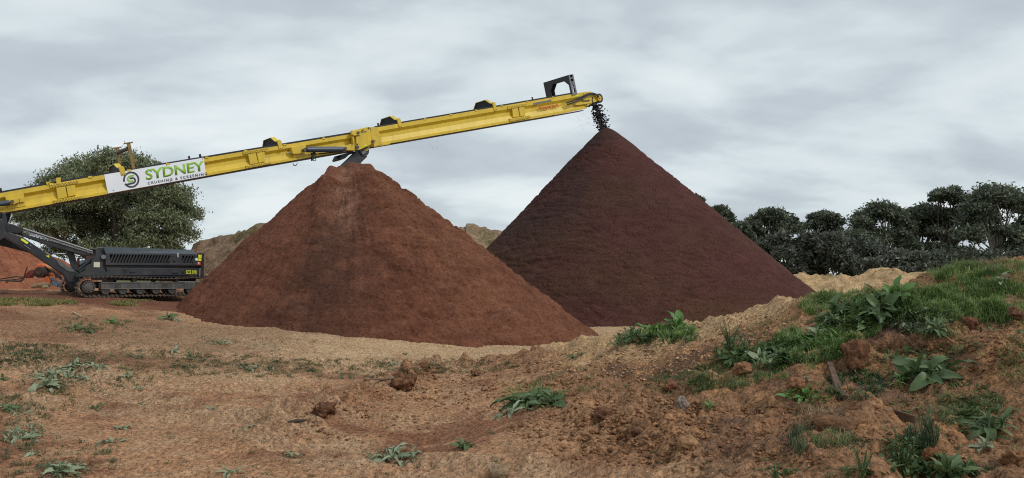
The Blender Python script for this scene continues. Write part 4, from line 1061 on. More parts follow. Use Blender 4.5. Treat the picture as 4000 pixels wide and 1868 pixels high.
# ================================================================== TREES
def leaf_quads(C, length, width, rng, up=0.0, colr=None, droop=0.0):
    n = len(C)
    a = rng.normal(size=(n, 3)); a[:, 2] += up; a /= np.linalg.norm(a, axis=1)[:, None]
    b = rng.normal(size=(n, 3)); b -= (b * a).sum(1)[:, None] * a; b /= np.linalg.norm(b, axis=1)[:, None]
    L = length * rng.uniform(.6, 1.3, n)[:, None] / 2; W = width * rng.uniform(.6, 1.3, n)[:, None] / 2
    V = np.stack([C - a * L, C + b * W, C + a * L, C - b * W], 1).reshape(-1, 3)
    F = np.arange(4 * n).reshape(-1, 4)
    c = None
    if colr is not None:
        t = rng.random(n); m = rng.uniform(.65, 1.4, n)
        c = (np.array(colr[0])[None] * (1 - t[:, None]) + np.array(colr[1])[None] * t[:, None]) * m[:, None]
        c = np.repeat(c, 4, 0)
    return V, F, c
def leaf_mat(name, trans=.25):
    m = bpy.data.materials.new(name); m.use_nodes = True; nt = m.node_tree; b = nt.nodes['Principled BSDF']
    a = nt.nodes.new('ShaderNodeVertexColor'); a.layer_name = 'Col'
    nt.links.new(a.outputs['Color'], b.inputs['Base Color']); b.inputs['Roughness'].default_value = .55; b.inputs['Specular IOR Level'].default_value = .35
    t = nt.nodes.new('ShaderNodeBsdfTranslucent'); nt.links.new(a.outputs['Color'], t.inputs['Color'])
    mx = nt.nodes.new('ShaderNodeMixShader'); mx.inputs[0].default_value = trans
    nt.links.new(b.outputs[0], mx.inputs[1]); nt.links.new(t.outputs[0], mx.inputs[2])
    nt.links.new(mx.outputs[0], nt.nodes['Material Output'].inputs['Surface'])
    return m
TLEAF = leaf_mat('tree_leaves', .2)
BARK = mat('tree_bark', (.085, .07, .058), .9, var=.4, vscale=3)
BARKP = mat('pale_gum_bark', (.24, .21, .18), .85, var=.35, vscale=2)
def tree(name, label, cat, base, blobs, nl, llen, lwid, colr, bark, tr, seed, up=0.0, clus=.3, shell=.55, fork=.35, group=None, twigs=6):
    rng = np.random.default_rng(seed)
    base = np.array(base, float); root = empty(name, base); tag(root, label, cat, group)
    blobs = [(np.array(c, float) - base, np.array(r, float)) for c, r in blobs]
    ctr = np.mean([c for c, _ in blobs], 0); topz = max(c[2] + r[2] for c, r in blobs)
    mb = MB(); fz = topz * fork; fk = np.array([ctr[0] * .25, ctr[1] * .25, fz])
    mb.tube([(0, 0, -.4), fk * .5 + rng.normal(0, .05, 3) * fz * .3 * np.array([1, 1, 0]), fk], [tr * 1.25, tr, tr * .85], 9)
    for c, r in blobs:
        s = fk * rng.uniform(.55, 1.0); mid = s * .45 + c * .55 + np.array([0, 0, -.12 * (c[2] - s[2])]) + rng.normal(0, .12, 3) * np.linalg.norm(c - s) * .4
        mb.tube([s, mid, c], [tr * .55, tr * .35, tr * .16], 6, False)
        for k in range(twigs):
            d = rng.normal(size=3); d[2] = abs(d[2]) * .6 + .1; d /= np.linalg.norm(d)
            q = c + d * r * rng.uniform(.55, .95); st = mid * .35 + c * .65
            mb.tube([st, (st + q) / 2 + rng.normal(0, .06, 3) * r, q], [tr * .16, tr * .10, tr * .04], 4, False)
    mb.build('trunk', bark, root, smooth=True)
    vol = np.array([r[0] * r[1] * r[2] for _, r in blobs]) ** .7; vol /= vol.sum()
    P = []
    for (c, r), f in zip(blobs, vol):
        n = int(nl * f); k = max(4, int(n / 55))
        d = rng.normal(size=(k, 3)); d /= np.linalg.norm(d, axis=1)[:, None]
        d[:, 2] = np.where(d[:, 2] < -.35, -d[:, 2] * .5, d[:, 2])
        cc = d * rng.uniform(shell, 1.0, k)[:, None]
        idx = rng.integers(0, k, n); cs = clus * rng.uniform(.5, 1.2, k)
        pt = cc[idx] + rng.normal(size=(n, 3)) * cs[idx][:, None] * np.array([1, 1, .75])
        P.append(c + pt * r)
    P = np.concatenate(P)
    V, F, c = leaf_quads(P, llen, lwid, rng, up, colr)
    add('crown', mesh_np('crown', V, F, TLEAF, False, c), root)
    return root
def blob(px, py, r, d, dj, rng, flat=.8):
    rm = r * d / FPX
    return at(px, py, d + rng.uniform(-dj, dj)), (rm, rm * rng.uniform(.8, 1.1), rm * flat)

rg = np.random.default_rng(3)
D = 40.0
LB = [blob(px, py, r, D, 2.4, rg, .85) for px, py, r in [(430, 660, 95), (340, 680, 95), (520, 670, 90), (250, 720, 85), (590, 700, 85), (190, 775, 80), (650, 770, 95), (700, 840, 85), (330, 790, 130),
      (480, 790, 140), (140, 830, 70), (610, 870, 105), (450, 900, 125), (280, 890, 110), (180, 900, 85), (700, 920, 75), (90, 860, 50), (560, 960, 90), (400, 990, 90), (250, 980, 80), (660, 985, 70)]]
b0 = at(420, 1100, D); b0[2] = ground_low(b0[0], b0[1]) - .1
tree('broad_tree', 'large broad olive green tree behind the boom and banner', 'tree', b0, LB, 120000, .19, .06, ((.10, .13, .058), (.25, .27, .155)), BARK, .22, 5, up=.8, clus=.185, shell=.45, fork=.22, twigs=9)

GUM = ((.062, .080, .050), (.155, .17, .112))
gums = [  # centre px, top px, half width px, crown bottom px, depth, label
    (2690, 752, 60, 850, 78, 'gum tree whose tip shows just past the upper right edge of the tall pile'),
    (2800, 805, 55, 900, 76, 'small gum tree showing beside the right slope of the tall pile'),
    (2885, 868, 60, 960, 74, 'low gum tree touching the lower right slope of the tall pile'),
    (3020, 812, 100, 925, 80, 'spreading gum tree with see-through umbrella crown, leftmost of the open row'),
    (3215, 822, 75, 925, 84, 'round topped gum tree second in the open row'),
    (3330, 900, 90, 985, 72, 'short dense gum tree in the dip of the tree line'),
    (3450, 785, 110, 950, 80, 'flat topped gum tree with sky showing between its branches'),
    (3580, 800, 90, 960, 84, 'gum tree in the middle of the right hand row with bare pale limbs'),
    (3710, 718, 100, 930, 82, 'tallest domed gum tree left of the dense one at the right edge'),
    (3890, 712, 135, 985, 74, 'dense broad gum tree with pale fanned stems near the right edge'),
    (4070, 730, 120, 985, 78, 'gum tree cut off by the right edge of the view')]
for i, (cx, ty, hw, by, d, lb) in enumerate(gums):
    r_ = np.random.default_rng(100 + i); B = []
    for k in range(34):
        a = r_.uniform(-1, 1); rad = hw * r_.uniform(.22, .42)
        dome = ty + (1 - math.sqrt(max(0, 1 - a * a))) * (by - ty) * .75 + r_.uniform(0, .12) * (by - ty)
        yy = dome + rad * .7 + (r_.random() ** 1.7 * (1010 - dome) * .85 if k > 13 else 0)
        B.append(blob(cx + a * hw * .92, yy, rad, d, hw * d / FPX * .6, r_, .8))
    b0 = at(cx, 1120, d); b0[2] = -.3
    tree('gum_tree', lb, 'tree', b0, B, 20000 if i != 9 else 26000, .44, .17, GUM, BARKP if i in (3, 6, 7, 9) else BARK, .26 if i != 9 else .20, 300 + i, up=-.2, clus=.34, shell=.3, fork=.42, group='gum trees along the back', twigs=2)
ordw = ['first', 'second', 'third', 'fourth', 'fifth', 'sixth', 'seventh', 'eighth', 'ninth', 'tenth', 'eleventh', 'twelfth', 'thirteenth', 'fourteenth', 'fifteenth']
shr = [(2900, 960, 66), (2985, 925, 76), (3080, 905, 86), (3180, 885, 86), (3275, 900, 84), (3360, 940, 86), (3455, 965, 90), (3540, 975, 82), (3625, 965, 90), (3715, 975, 86), (3800, 960, 88), (3880, 985, 80), (3965, 960, 90), (4060, 960, 90)]
for i, (px, ty, hw) in enumerate(shr):
    r_ = np.random.default_rng(500 + i); d = 64 + r_.uniform(-3, 3)
    B = [blob(px + r_.uniform(-.7, .7) * hw, ty + hw * .45 + r_.uniform(0, 1) * (1085 - ty) * .8, hw * r_.uniform(.40, .58), d, 1.2, r_, .95) for k in range(12)]
    b0 = at(px, 1130, d); b0[2] = -.3
    cc = ((.055, .066, .050), (.125, .132, .098)) if i not in (6, 7) else ((.085, .096, .074), (.16, .168, .13))
    tree('scrub_bush', 'dark scrub bush under the gum trees, %s from the tall pile' % ordw[i], 'bush', b0, B, 9500, .42, .17, cc, BARK, .10, 700 + i, clus=.3, shell=.3, fork=.25, group='scrub under the gum trees', twigs=3)

# ================================================================== WEEDS ON THE GROUND
def leaf_mesh(name, m, wid, wave, bend, seed, fold=.18):
    rng = np.random.default_rng(seed); ns = 9; V = []; F = []; curl = rng.uniform(-1, 1)
    for i in range(ns):
        s = i / (ns - 1)
        w = wid * (math.sin(math.pi * min(1, s * .93 + .07)) ** .75) * (0.35 + .65 * min(1, s * 2.2)) * (1 if s < .999 else .02)
        x = s * math.cos(bend * s * .8); z = .16 * math.sin(math.pi * s * .8) - bend * .42 * s * s
        yo = curl * s * s * .35
        for j, t in enumerate((-1, -.5, 0, .5, 1)):
            V.append((x, yo + t * w / 2, z + abs(t) * w * fold + wave * math.sin(s * 17 + 2.3 * t + seed) * abs(t)))
    for i in range(ns - 1):
        for j in range(4): a = i * 5 + j; F.append([a, a + 1, a + 6, a + 5])
    return mesh_np(name, V, F, m, True)
def veg_mat(name, c, c2, rough=.5):
    m = bpy.data.materials.new(name); m.use_nodes = True; nt = m.node_tree; b = nt.nodes['Principled BSDF']; L = nt.links.new
    oi = nt.nodes.new('ShaderNodeObjectInfo'); tcn = nt.nodes.new('ShaderNodeTexCoord')
    n = nt.nodes.new('ShaderNodeTexNoise'); n.inputs['Scale'].default_value = 6; n.inputs['Detail'].default_value = 4; L(tcn.outputs['Object'], n.inputs['Vector'])
    ad = nt.nodes.new('ShaderNodeMath'); ad.operation = 'MULTIPLY_ADD'; ad.inputs[1].default_value = .6; L(oi.outputs['Random'], ad.inputs[0])
    L(n.outputs['Fac'], ad.inputs[2])
    mr = nt.nodes.new('ShaderNodeMapRange'); mr.inputs['From Min'].default_value = .35; mr.inputs['From Max'].default_value = 1.25; L(ad.outputs[0], mr.inputs['Value'])
    mx = nt.nodes.new('ShaderNodeMix'); mx.data_type = 'RGBA'; mx.inputs['A'].default_value = (*c, 1); mx.inputs['B'].default_value = (*c2, 1); L(mr.outputs[0], mx.inputs['Factor'])
    L(mx.outputs['Result'], b.inputs['Base Color']); b.inputs['Roughness'].default_value = rough; b.inputs['Specular IOR Level'].default_value = .4
    t = nt.nodes.new('ShaderNodeBsdfTranslucent'); L(mx.outputs['Result'], t.inputs['Color']); ms = nt.nodes.new('ShaderNodeMixShader'); ms.inputs[0].default_value = .2
    L(b.outputs[0], ms.inputs[1]); L(t.outputs[0], ms.inputs[2]); L(ms.outputs[0], nt.nodes['Material Output'].inputs['Surface'])
    return m
VM = {'d': veg_mat('dock_leaf_dark', (.055, .105, .038), (.14, .195, .075)), 'b': veg_mat('leaf_bright', (.075, .18, .035), (.16, .28, .075)), 'p': veg_mat('leaf_pale', (.19, .24, .14), (.34, .39, .25), .6)}
LM = {}
for k, m in VM.items():
    LM[k, 'w'] = [leaf_mesh('leaf', m, w_, .034, b_, s) for s, w_, b_ in ((1, .30, .5), (2, .25, .8), (3, .34, .3), (7, .27, 1.1))]
    LM[k, 'n'] = [leaf_mesh('leaf', m, w_, .022, b_, s) for s, w_, b_ in ((4, .17, .5), (5, .22, .9), (6, .15, .3), (8, .19, 1.2))]
def gnormal(x, y):
    e = .08; n = np.array([float(hq(x - e, y) - hq(x + e, y)), float(hq(x, y - e) - hq(x, y + e)), 2 * e]); return n / np.linalg.norm(n)
def rosette(px, py, wpx, label, kind='d', shape='w', n=13, lift=.35, upright=0, group='broadleaf weeds'):
    p = hit(px, py)
    if np.isnan(p[0]): return
    d = (p - EYE) @ Fv; R_ = wpx * d / FPX / 2 * 1.08
    rs = random.Random(int(px * 7 + py)); nrm = gnormal(p[0], p[1]) * .8 + np.array([0, 0, .2])
    o = empty('broadleaf_weed', p - np.array([0, 0, .01])); o.rotation_mode = 'QUATERNION'; o.rotation_quaternion = Vector((0, 0, 1)).rotation_difference(Vector(nrm))
    tag(o, label, 'weed', group)
    n = int(n * 1.7); R_ *= 1.12
    for k in range(n):
        lv = bpy.data.objects.new('leaf', rs.choice(LM[kind, shape])); link(lv, o)
        inner = k >= n * .65
        el = (rs.uniform(.08, .45) if not inner else rs.uniform(.5, 1.05)) * (.35 + .65 * lift / .35)
        if k < upright: el = rs.uniform(1.0, 1.35)
        s = R_ * (rs.uniform(.5, 1.1) if not inner else rs.uniform(.35, .7))
        lv.rotation_euler = (rs.uniform(-.7, .7), -el, k * 2.399 + rs.uniform(-.8, .8)); lv.scale = (s, s * rs.uniform(.7, 1.2), s * rs.uniform(.6, 1.4))
        ja = rs.uniform(0, 6.28); jr = R_ * .32 * rs.random(); lv.location = (jr * math.cos(ja), jr * math.sin(ja), .004 + .006 * k * R_)
W = [  # px, py, width, label, kind, shape, leaves, lift, upright
 (3640, 1480, 290, 'largest dark green dock with broad wrinkled leaves, right of the earth clump', 'd', 'w', 18, .35, 0),
 (3885, 1690, 235, 'leafy green weed rosette beside the right edge, below the biggest dock', 'd', 'n', 20, .45, 2),
 (3715, 1868, 230, 'weed rosette cut by the bottom edge near the right corner', 'd', 'w', 14, .5, 3),
 (3255, 1275, 130, 'dark narrow leaved tuft above the rusty angle iron', 'd', 'n', 24, .7, 5),
 (2075, 1590, 280, 'wide grey green weed in the middle of the bank, grass behind it', 'd', 'w', 17, .18, 0),
 (1985, 1620, 160, 'pale leaves sprawling left of the mid bank weed', 'p', 'n', 9, .15, 0),
 (2150, 1575, 170, 'green leaves sprawling right of the mid bank weed', 'd', 'w', 9, .2, 0),
 (2420, 1350, 120, 'dark weed at the left end of the crest clump in front of the tall pile', 'd', 'n', 15, .55, 3),
 (2490, 1325, 150, 'second weed of the crest clump, dark drooping leaves', 'd', 'n', 16, .5, 3),
 (2545, 1305, 120, 'crest clump weed with one tall upright leaf', 'b', 'w', 9, .8, 4),
 (2650, 1290, 150, 'bright upright leaved weed at the right of the crest clump', 'b', 'w', 13, .9, 7),
 (2700, 1283, 100, 'pale flopped leaf weed at the far right end of the crest clump', 'p', 'w', 6, .2, 0),
 (2245, 1400, 60, 'small dark weed low on the crest left of the clump', 'd', 'w', 8, .4, 1),
 (2270, 1388, 50, 'tiny upright weed just right of the small dark crest weed', 'd', 'n', 7, .8, 3),
 (2900, 1420, 150, 'dark weed on the left of the green strip across the bank', 'd', 'w', 13, .5, 2),
 (2975, 1410, 150, 'broad leaved weed with pale top leaves in the middle of the green strip', 'p', 'w', 9, .35, 1),
 (3050, 1395, 140, 'green weed in the strip just left of the grass tongue', 'd', 'w', 13, .5, 3),
 (3190, 1310, 110, 'pale upright leaf weed inside the grass tongue', 'p', 'w', 7, .9, 4),
 (3280, 1240, 170, 'dark leafy weed on the upper slope left of the big dock clump', 'd', 'w', 14, .5, 2),
 (3440, 1215, 200, 'big grey green dock clump on the upper slope under the dead straw', 'd', 'w', 18, .6, 4),
 (3500, 1165, 150, 'bright green dock top just below the dead straw', 'b', 'w', 12, .8, 4),
 (3380, 1265, 130, 'dock leaves spilling down at the lower edge of the big clump', 'd', 'w', 11, .3, 1),
 (3560, 1262, 150, 'pale weed at the foot of the big dock clump above the earth mound', 'p', 'w', 9, .2, 0),
 (3650, 1290, 140, 'fine leaved weed on the right shoulder of the earth mound', 'd', 'n', 16, .35, 1),
 (2775, 1590, 70, 'small bright green star shaped weed in bare earth', 'b', 'n', 11, .7, 4),
 (3085, 1545, 110, 'small bright weed with two long leaves left of the round tussock', 'b', 'w', 7, .6, 2),
 (3150, 1555, 110, 'low round leaved weed above the straw tussock', 'b', 'w', 12, .5, 2),
 (3150, 1480, 60, 'tiny upright seedling weed left of the rusty angle iron', 'p', 'w', 5, .9, 3),
 (3600, 1600, 60, 'small clover like weed between the two green rosettes', 'b', 'w', 6, .6, 2),
 (3520, 1490, 80, 'light green weed just left of the biggest dock', 'b', 'w', 9, .5, 2),
 (3920, 1110, 110, 'pale weed on the bare patch high at the right', 'p', 'w', 7, .4, 2),
 (3850, 1750, 120, 'small weed on stalks below the right hand rosette', 'p', 'w', 9, .5, 2),
 (2455, 1510, 60, 'thin dark weed lying on sandy soil under the crest', 'd', 'n', 6, .3, 1),
 (1815, 1755, 110, 'curled grey green weed above the pale stone at bottom centre', 'd', 'w', 10, .4, 2),
 (1540, 1795, 200, 'pale flattened weed at bottom centre with limp leaves', 'p', 'n', 13, .2, 0),
 (1610, 1780, 110, 'pale limp leaves just right of the flattened bottom centre weed', 'p', 'n', 8, .2, 0),
 (1135, 1785, 110, 'pale star shaped weed alone on bare soil near the bottom', 'p', 'n', 9, .18, 0),
 (905, 1850, 110, 'pale weed cut by the bottom edge left of centre', 'p', 'n', 10, .2, 0),
 (965, 1672, 70, 'small pale weed left of the dark stick', 'p', 'n', 8, .2, 0),
 (475, 1675, 90, 'small pale weed, upper of the pair at lower left', 'p', 'n', 9, .18, 0),
 (435, 1732, 110, 'small pale weed, lower of the pair at lower left', 'p', 'n', 9, .18, 0),
 (200, 1470, 120, 'grey green weed, upper of the big pale group at left', 'p', 'n', 13, .3, 1),
 (190, 1510, 150, 'grey green weed, lower of the big pale group at left', 'p', 'w', 13, .25, 1),
 (290, 1480, 150, 'pale sprawling weed right of the big pale group at left', 'p', 'n', 11, .2, 0),
 (280, 1437, 110, 'pale flat weed just above the big pale group at left', 'p', 'n', 10, .2, 0),
 (380, 1440, 110, 'pale trailing weed in a line right of the flat one', 'p', 'n', 9, .15, 0),
 (500, 1470, 70, 'small grey weed standing between pale groups at left', 'p', 'w', 7, .4, 1),
 (545, 1520, 70, 'small pale weed in the wheel marks at left', 'p', 'n', 7, .2, 0),
 (90, 1715, 140, 'pale weed near the left edge above the bottom corner', 'p', 'n', 13, .22, 0),
 (60, 1690, 90, 'second pale weed at the left edge, smaller and higher', 'p', 'n', 9, .25, 0),
 (30, 1600, 90, 'green weed touching the left edge', 'd', 'w', 10, .4, 1),
 (85, 1620, 90, 'pale leaves right of the weed touching the left edge', 'p', 'n', 8, .2, 0),
 (130, 1775, 110, 'pale weed low at left above the corner clump', 'p', 'n', 9, .22, 0),
 (235, 1850, 170, 'grey green clump in the bottom left corner', 'p', 'w', 14, .3, 1),
 (300, 1830, 110, 'pale leaves right of the bottom left clump', 'p', 'n', 9, .2, 0),
 (10, 1485, 60, 'small green weed at the left edge by the pale group', 'd', 'w', 8, .4, 1),
 (345, 1300, 90, 'grey green weed on the low bank below the track', 'd', 'n', 11, .3, 1),
 (290, 1285, 90, 'dark trailing weed left of the grey green one on the low bank', 'd', 'n', 10, .25, 0),
 (430, 1263, 60, 'bright green weed on the low bank below the track', 'b', 'w', 8, .5, 2),
 (655, 1248, 80, 'dark green weed on the tan soil below the near pile foot', 'd', 'w', 10, .4, 1),
 (690, 1255, 60, 'pale weed beside the dark one below the near pile foot', 'p', 'n', 7, .2, 0),
 (940, 1262, 45, 'tiny green weed on tan soil left of the pile front', 'b', 'n', 7, .4, 1),
 (860, 1345, 110, 'low green weed in a line across the yard, left one', 'p', 'n', 9, .2, 0),
 (745, 1390, 90, 'low green weed in the yard below the line', 'd', 'n', 8, .25, 0),
 (680, 1368, 60, 'pale small weed left in the yard line', 'p', 'n', 7, .2, 0),
 (540, 1402, 70, 'dark small weed in the yard grass at left', 'd', 'n', 8, .3, 1),
 (975, 1447, 80, 'pale clump in the yard grass, centre left', 'p', 'n', 10, .3, 1),
 (1540, 1425, 60, 'pale weed behind the big clod', 'p', 'n', 8, .3, 1),
 (1580, 1385, 50, 'tiny dark weed on the tan strip before the near pile', 'd', 'n', 6, .3, 0),
 (370, 1595, 90, 'dark low weed in wheel marks, left of middle', 'd', 'n', 8, .2, 0),
 (565, 1585, 60, 'pale tiny weed right of the dark low one', 'p', 'n', 6, .2, 0),
 (825, 1598, 60, 'pale tiny weed on the bare middle ground', 'p', 'n', 7, .2, 0)]
for a in W: rosette(*a)

# leafy upright weeds at the bottom right
def stem_weed(px, py, hpx, label, n=9, kind='d'):
    p = hit(px, py); d = (p - EYE) @ Fv; Hm = hpx * d / FPX; rs = random.Random(px)
    o = empty('stemmed_weed', p); tag(o, label, 'weed', 'upright leafy weeds'); mb = MB(); tips = []
    for k in range(n):
        a = rs.uniform(0, 6.28); l = rs.uniform(.12, .4) * Hm; h = Hm * rs.uniform(.7, 1.05)
        pts = [(0, 0, -.02), (l * .45 * math.cos(a), l * .45 * math.sin(a), h * .5), (l * math.cos(a), l * math.sin(a), h)]
        mb.tube(pts, [.006, .005, .003], 5, False); tips.append([np.array(q) for q in pts])
    mb.build('stem', VM['d'], o)
    for pts in tips:
        for k in range(13):
            t = .2 + .8 * k / 12; q = pts[0] * (1 - t) ** 2 + 2 * t * (1 - t) * pts[1] + t * t * pts[2]
            lv = bpy.data.objects.new('leaf', rs.choice(LM[kind, 'n'] + LM[kind, 'w'])); link(lv, o); s = Hm * rs.uniform(.12, .22) * (1.15 - .5 * t)
            lv.location = q; lv.scale = (s, s, s); lv.rotation_euler = (rs.uniform(-.4, .4), -rs.uniform(-.1, .7), rs.uniform(0, 6.28))
stem_weed(3530, 1868, 200, 'tall bushy grey green weed standing at the bottom edge', 11)
stem_weed(3370, 1868, 120, 'thin spreading weed left of the tall bushy one at the bottom', 5)
stem_weed(3030, 1868, 60, 'low leafy weed at the bottom edge under the fibrous clod', 6)
stem_weed(2855, 1370, 120, 'dark bushy weed on sandy ground below the tall pile foot', 9)

# grass and straw
def blades(C, length, width, rng, lean, colr, flat=0.0):
    n = len(C); az = rng.uniform(0, 2 * math.pi, n); dirv = np.stack([np.cos(az), np.sin(az), np.zeros(n)], 1); side = np.stack([-np.sin(az + .6), np.cos(az + .6), np.zeros(n)], 1)
    L = length * rng.uniform(.5, 1.35, n); ln = lean * rng.uniform(.3, 1.6, n)
    up = np.zeros((n, 3)); up[:, 2] = 1
    w = (width * rng.uniform(.7, 1.3, n))[:, None]
    m1_ = C + up * (L * .6 * (1 - flat))[:, None] + dirv * (L * .25 * ln + L * .5 * flat)[:, None]
    tip = C + up * (L * (1 - .35 * np.minimum(ln, 1.2)) * (1 - .93 * flat))[:, None] + dirv * (L * .85 * ln + L * .2 * flat)[:, None]
    V = np.stack([C - side * w, C + side * w, m1_ + side * w * .8, m1_ - side * w * .8, tip], 1).reshape(-1, 3)
    b = np.arange(n)[:, None] * 5
    F = np.concatenate([b + np.array([0, 1, 2]), b + np.array([0, 2, 3]), b + np.array([3, 2, 4])], 0)
    t = rng.random(n)[:, None]; c = (np.array(colr[0]) * (1 - t) + np.array(colr[1]) * t) * rng.uniform(.7, 1.3, n)[:, None]
    return V, F, np.repeat(c, 5, 0)
def scatter(px, py, rx, ry, n, rng, clump=0, patchy=False):
    a = rng.uniform(0, 2 * math.pi, n); r = np.sqrt(rng.random(n)); X = px + rx * r * np.cos(a); Y = py + ry * r * np.sin(a)
    if clump:
        k = rng.integers(0, max(2, n // clump), n); X = X[k] + rng.normal(0, 7, n); Y = Y[k] + rng.normal(0, 2.5, n)
    h = hits(X, Y); h = h[~np.isnan(h[:, 0])]
    d1_ = np.hypot(h[:, 0] - P1[0], h[:, 1] - P1[1]); d2_ = np.hypot(h[:, 0] - P2[0], h[:, 1] - P2[1])
    h = h[(d1_ > 5.6) & (d2_ > 8.8)]; h[:, 2] -= .008
    if patchy: h = h[fbm2(h[:, 0] * 3.0, h[:, 1] * 3.0, 3, 9) > rng.uniform(-.62, .34, len(h))]
    return h
def grass_field(name, label, patches, seed, cat='grass', lsc=.66, dens=1.8):
    rng = np.random.default_rng(seed); VV, FF, CC = [], [], []; off = 0
    for (px, py, rx, ry, n, L, wd, lean, colr, clump, flat) in patches:
        C = scatter(px, py, rx * 1.12, ry * 1.25, int(n * dens), rng, clump, True); L *= lsc; lean *= 1.15
        if not len(C): continue
        V, F, c = blades(C, L, wd, rng, lean, colr, flat); VV.append(V); FF.append(F + off); CC.append(c); off += len(V)
    V = np.concatenate(VV); F = np.concatenate(FF); c = np.concatenate(CC)
    return tag(add(name, mesh_np(name, V, F, GLEAF, False, c)), label, cat, kind='stuff')
GLEAF = leaf_mat('grass_blades', .38)
g1 = ((.11, .20, .055), (.30, .39, .14)); g2 = ((.11, .16, .055), (.25, .28, .125)); gy = ((.20, .20, .065), (.36, .33, .13)); gd = ((.055, .095, .045), (.11, .15, .075)); st = ((.26, .18, .10), (.46, .35, .21)); sd_ = ((.06, .042, .03), (.14, .09, .06)); gdull = ((.11, .125, .055), (.21, .20, .10))
grass_field('bank_grass', 'fresh green grass growing in a strip across the bank', [
    (3520, 1195, 360, 62, 6500, .13, .0035, .7, g1, 0, 0), (3840, 1185, 200, 66, 4200, .15, .0035, .7, g1, 0, 0), (3300, 1285, 130, 40, 1500, .11, .0035, .7, g1, 0, 0),
    (3170, 1350, 140, 60, 2600, .12, .0035, .7, g1, 0, 0), (3010, 1420, 170, 50, 1800, .10, .003, .7, g1, 0, 0), (2820, 1475, 150, 40, 1300, .10, .003, .8, g2, 0, 0),
    (2640, 1505, 130, 30, 500, .08, .003, .8, g2, 12, 0), (3650, 1275, 120, 40, 900, .10, .003, .8, g2, 0, 0), (3240, 1165, 110, 25, 900, .10, .003, .8, g2, 0, 0), (3420, 1110, 90, 22, 700, .10, .003, .8, gdull, 0, 0),
    (3740, 1070, 110, 28, 1400, .16, .003, .6, g1, 0, 0), (3900, 1050, 110, 25, 900, .13, .003, .7, g1, 0, 0), (3800, 1062, 190, 15, 90, .38, .0022, .5, gdull, 0, 0), (2600, 1300, 110, 22, 900, .16, .004, .5, g1, 0, 0),
    (2090, 1540, 110, 38, 800, .09, .003, .7, g1, 0, 0), (2260, 1490, 150, 40, 350, .08, .0028, .9, g2, 14, 0), (3340, 1510, 110, 48, 2000, .07, .0025, .9, gd, 0, 0), (3600, 1710, 62, 45, 500, .12, .0028, .6, gd, 0, 0),
    (3620, 1690, 25, 20, 22, .30, .005, .25, gd, 0, 0), (3250, 1725, 70, 25, 300, .12, .0028, .7, g2, 0, 0), (3120, 1700, 40, 70, 160, .14, .0028, .5, gd, 0, 0), (3340, 1740, 60, 18, 160, .07, .003, .9, gd, 0, 0),
    (3640, 1590, 150, 45, 900, .06, .0028, 1.0, g2, 0, 0), (3800, 1590, 130, 50, 700, .07, .0028, 1.0, g2, 0, 0), (3060, 1300, 130, 50, 500, .09, .003, .8, g2, 0, 0), (2880, 1350, 40, 40, 300, .08, .003, .8, gd, 0, 0),
    (3960, 1420, 60, 80, 350, .09, .003, .9, g2, 0, 0), (3750, 1370, 90, 40, 240, .09, .0026, .9, g2, 12, 0), (3000, 1620, 700, 200, 700, .045, .0026, 1.1, g2, 12, 0), (3650, 1750, 330, 110, 500, .05, .0026, 1.1, g2, 12, 0), (2000, 1650, 300, 150, 160, .05, .0025, 1.1, gdull, 14, 0),
    (2480, 1290, 60, 20, 120, .10, .003, .7, gdull, 0, 0), (4300, 1130, 320, 90, 2600, .14, .0035, .8, g1, 0, 0), (4400, 1400, 380, 170, 1500, .08, .003, 1.0, g2, 12, 0), (2900, 1210, 180, 40, 70, .12, .0022, .5, gdull, 0, 0)], 71)
grass_field('yard_grass', 'short sparse yellow green grass scattered over the yard', [
    (100, 1182, 190, 12, 2600, .07, .006, .8, gy, 0, 0), (560, 1187, 120, 10, 2000, .07, .006, .8, gy, 0, 0), (150, 1400, 200, 45, 1700, .045, .004, .9, gdull, 0, 0), (40, 1385, 120, 35, 700, .05, .004, .9, gd, 0, 0),
    (600, 1425, 280, 45, 1100, .04, .004, 1.0, gdull, 14, 0), (950, 1430, 260, 35, 1300, .04, .004, 1.0, gdull, 14, 0), (1350, 1440, 380, 32, 2000, .04, .004, 1.0, gdull, 14, 0), (1750, 1430, 250, 22, 800, .04, .004, 1.0, gdull, 12, 0),
    (360, 1262, 150, 20, 400, .05, .005, .9, gdull, 12, 0), (350, 1500, 200, 40, 500, .045, .004, 1.0, gdull, 14, 0), (120, 1560, 160, 60, 500, .05, .0035, 1.0, gdull, 14, 0), (60, 1640, 130, 70, 500, .05, .003, 1.0, gdull, 14, 0),
    (200, 1800, 230, 70, 500, .05, .003, 1.0, gdull, 14, 0), (800, 1300, 500, 60, 500, .045, .005, .9, gdull, 12, 0), (1000, 1650, 800, 200, 500, .03, .003, 1.1, gdull, 14, 0), (600, 1350, 600, 120, 900, .035, .004, 1.0, gdull, 14, 0)], 72, lsc=1.05, dens=3.0)
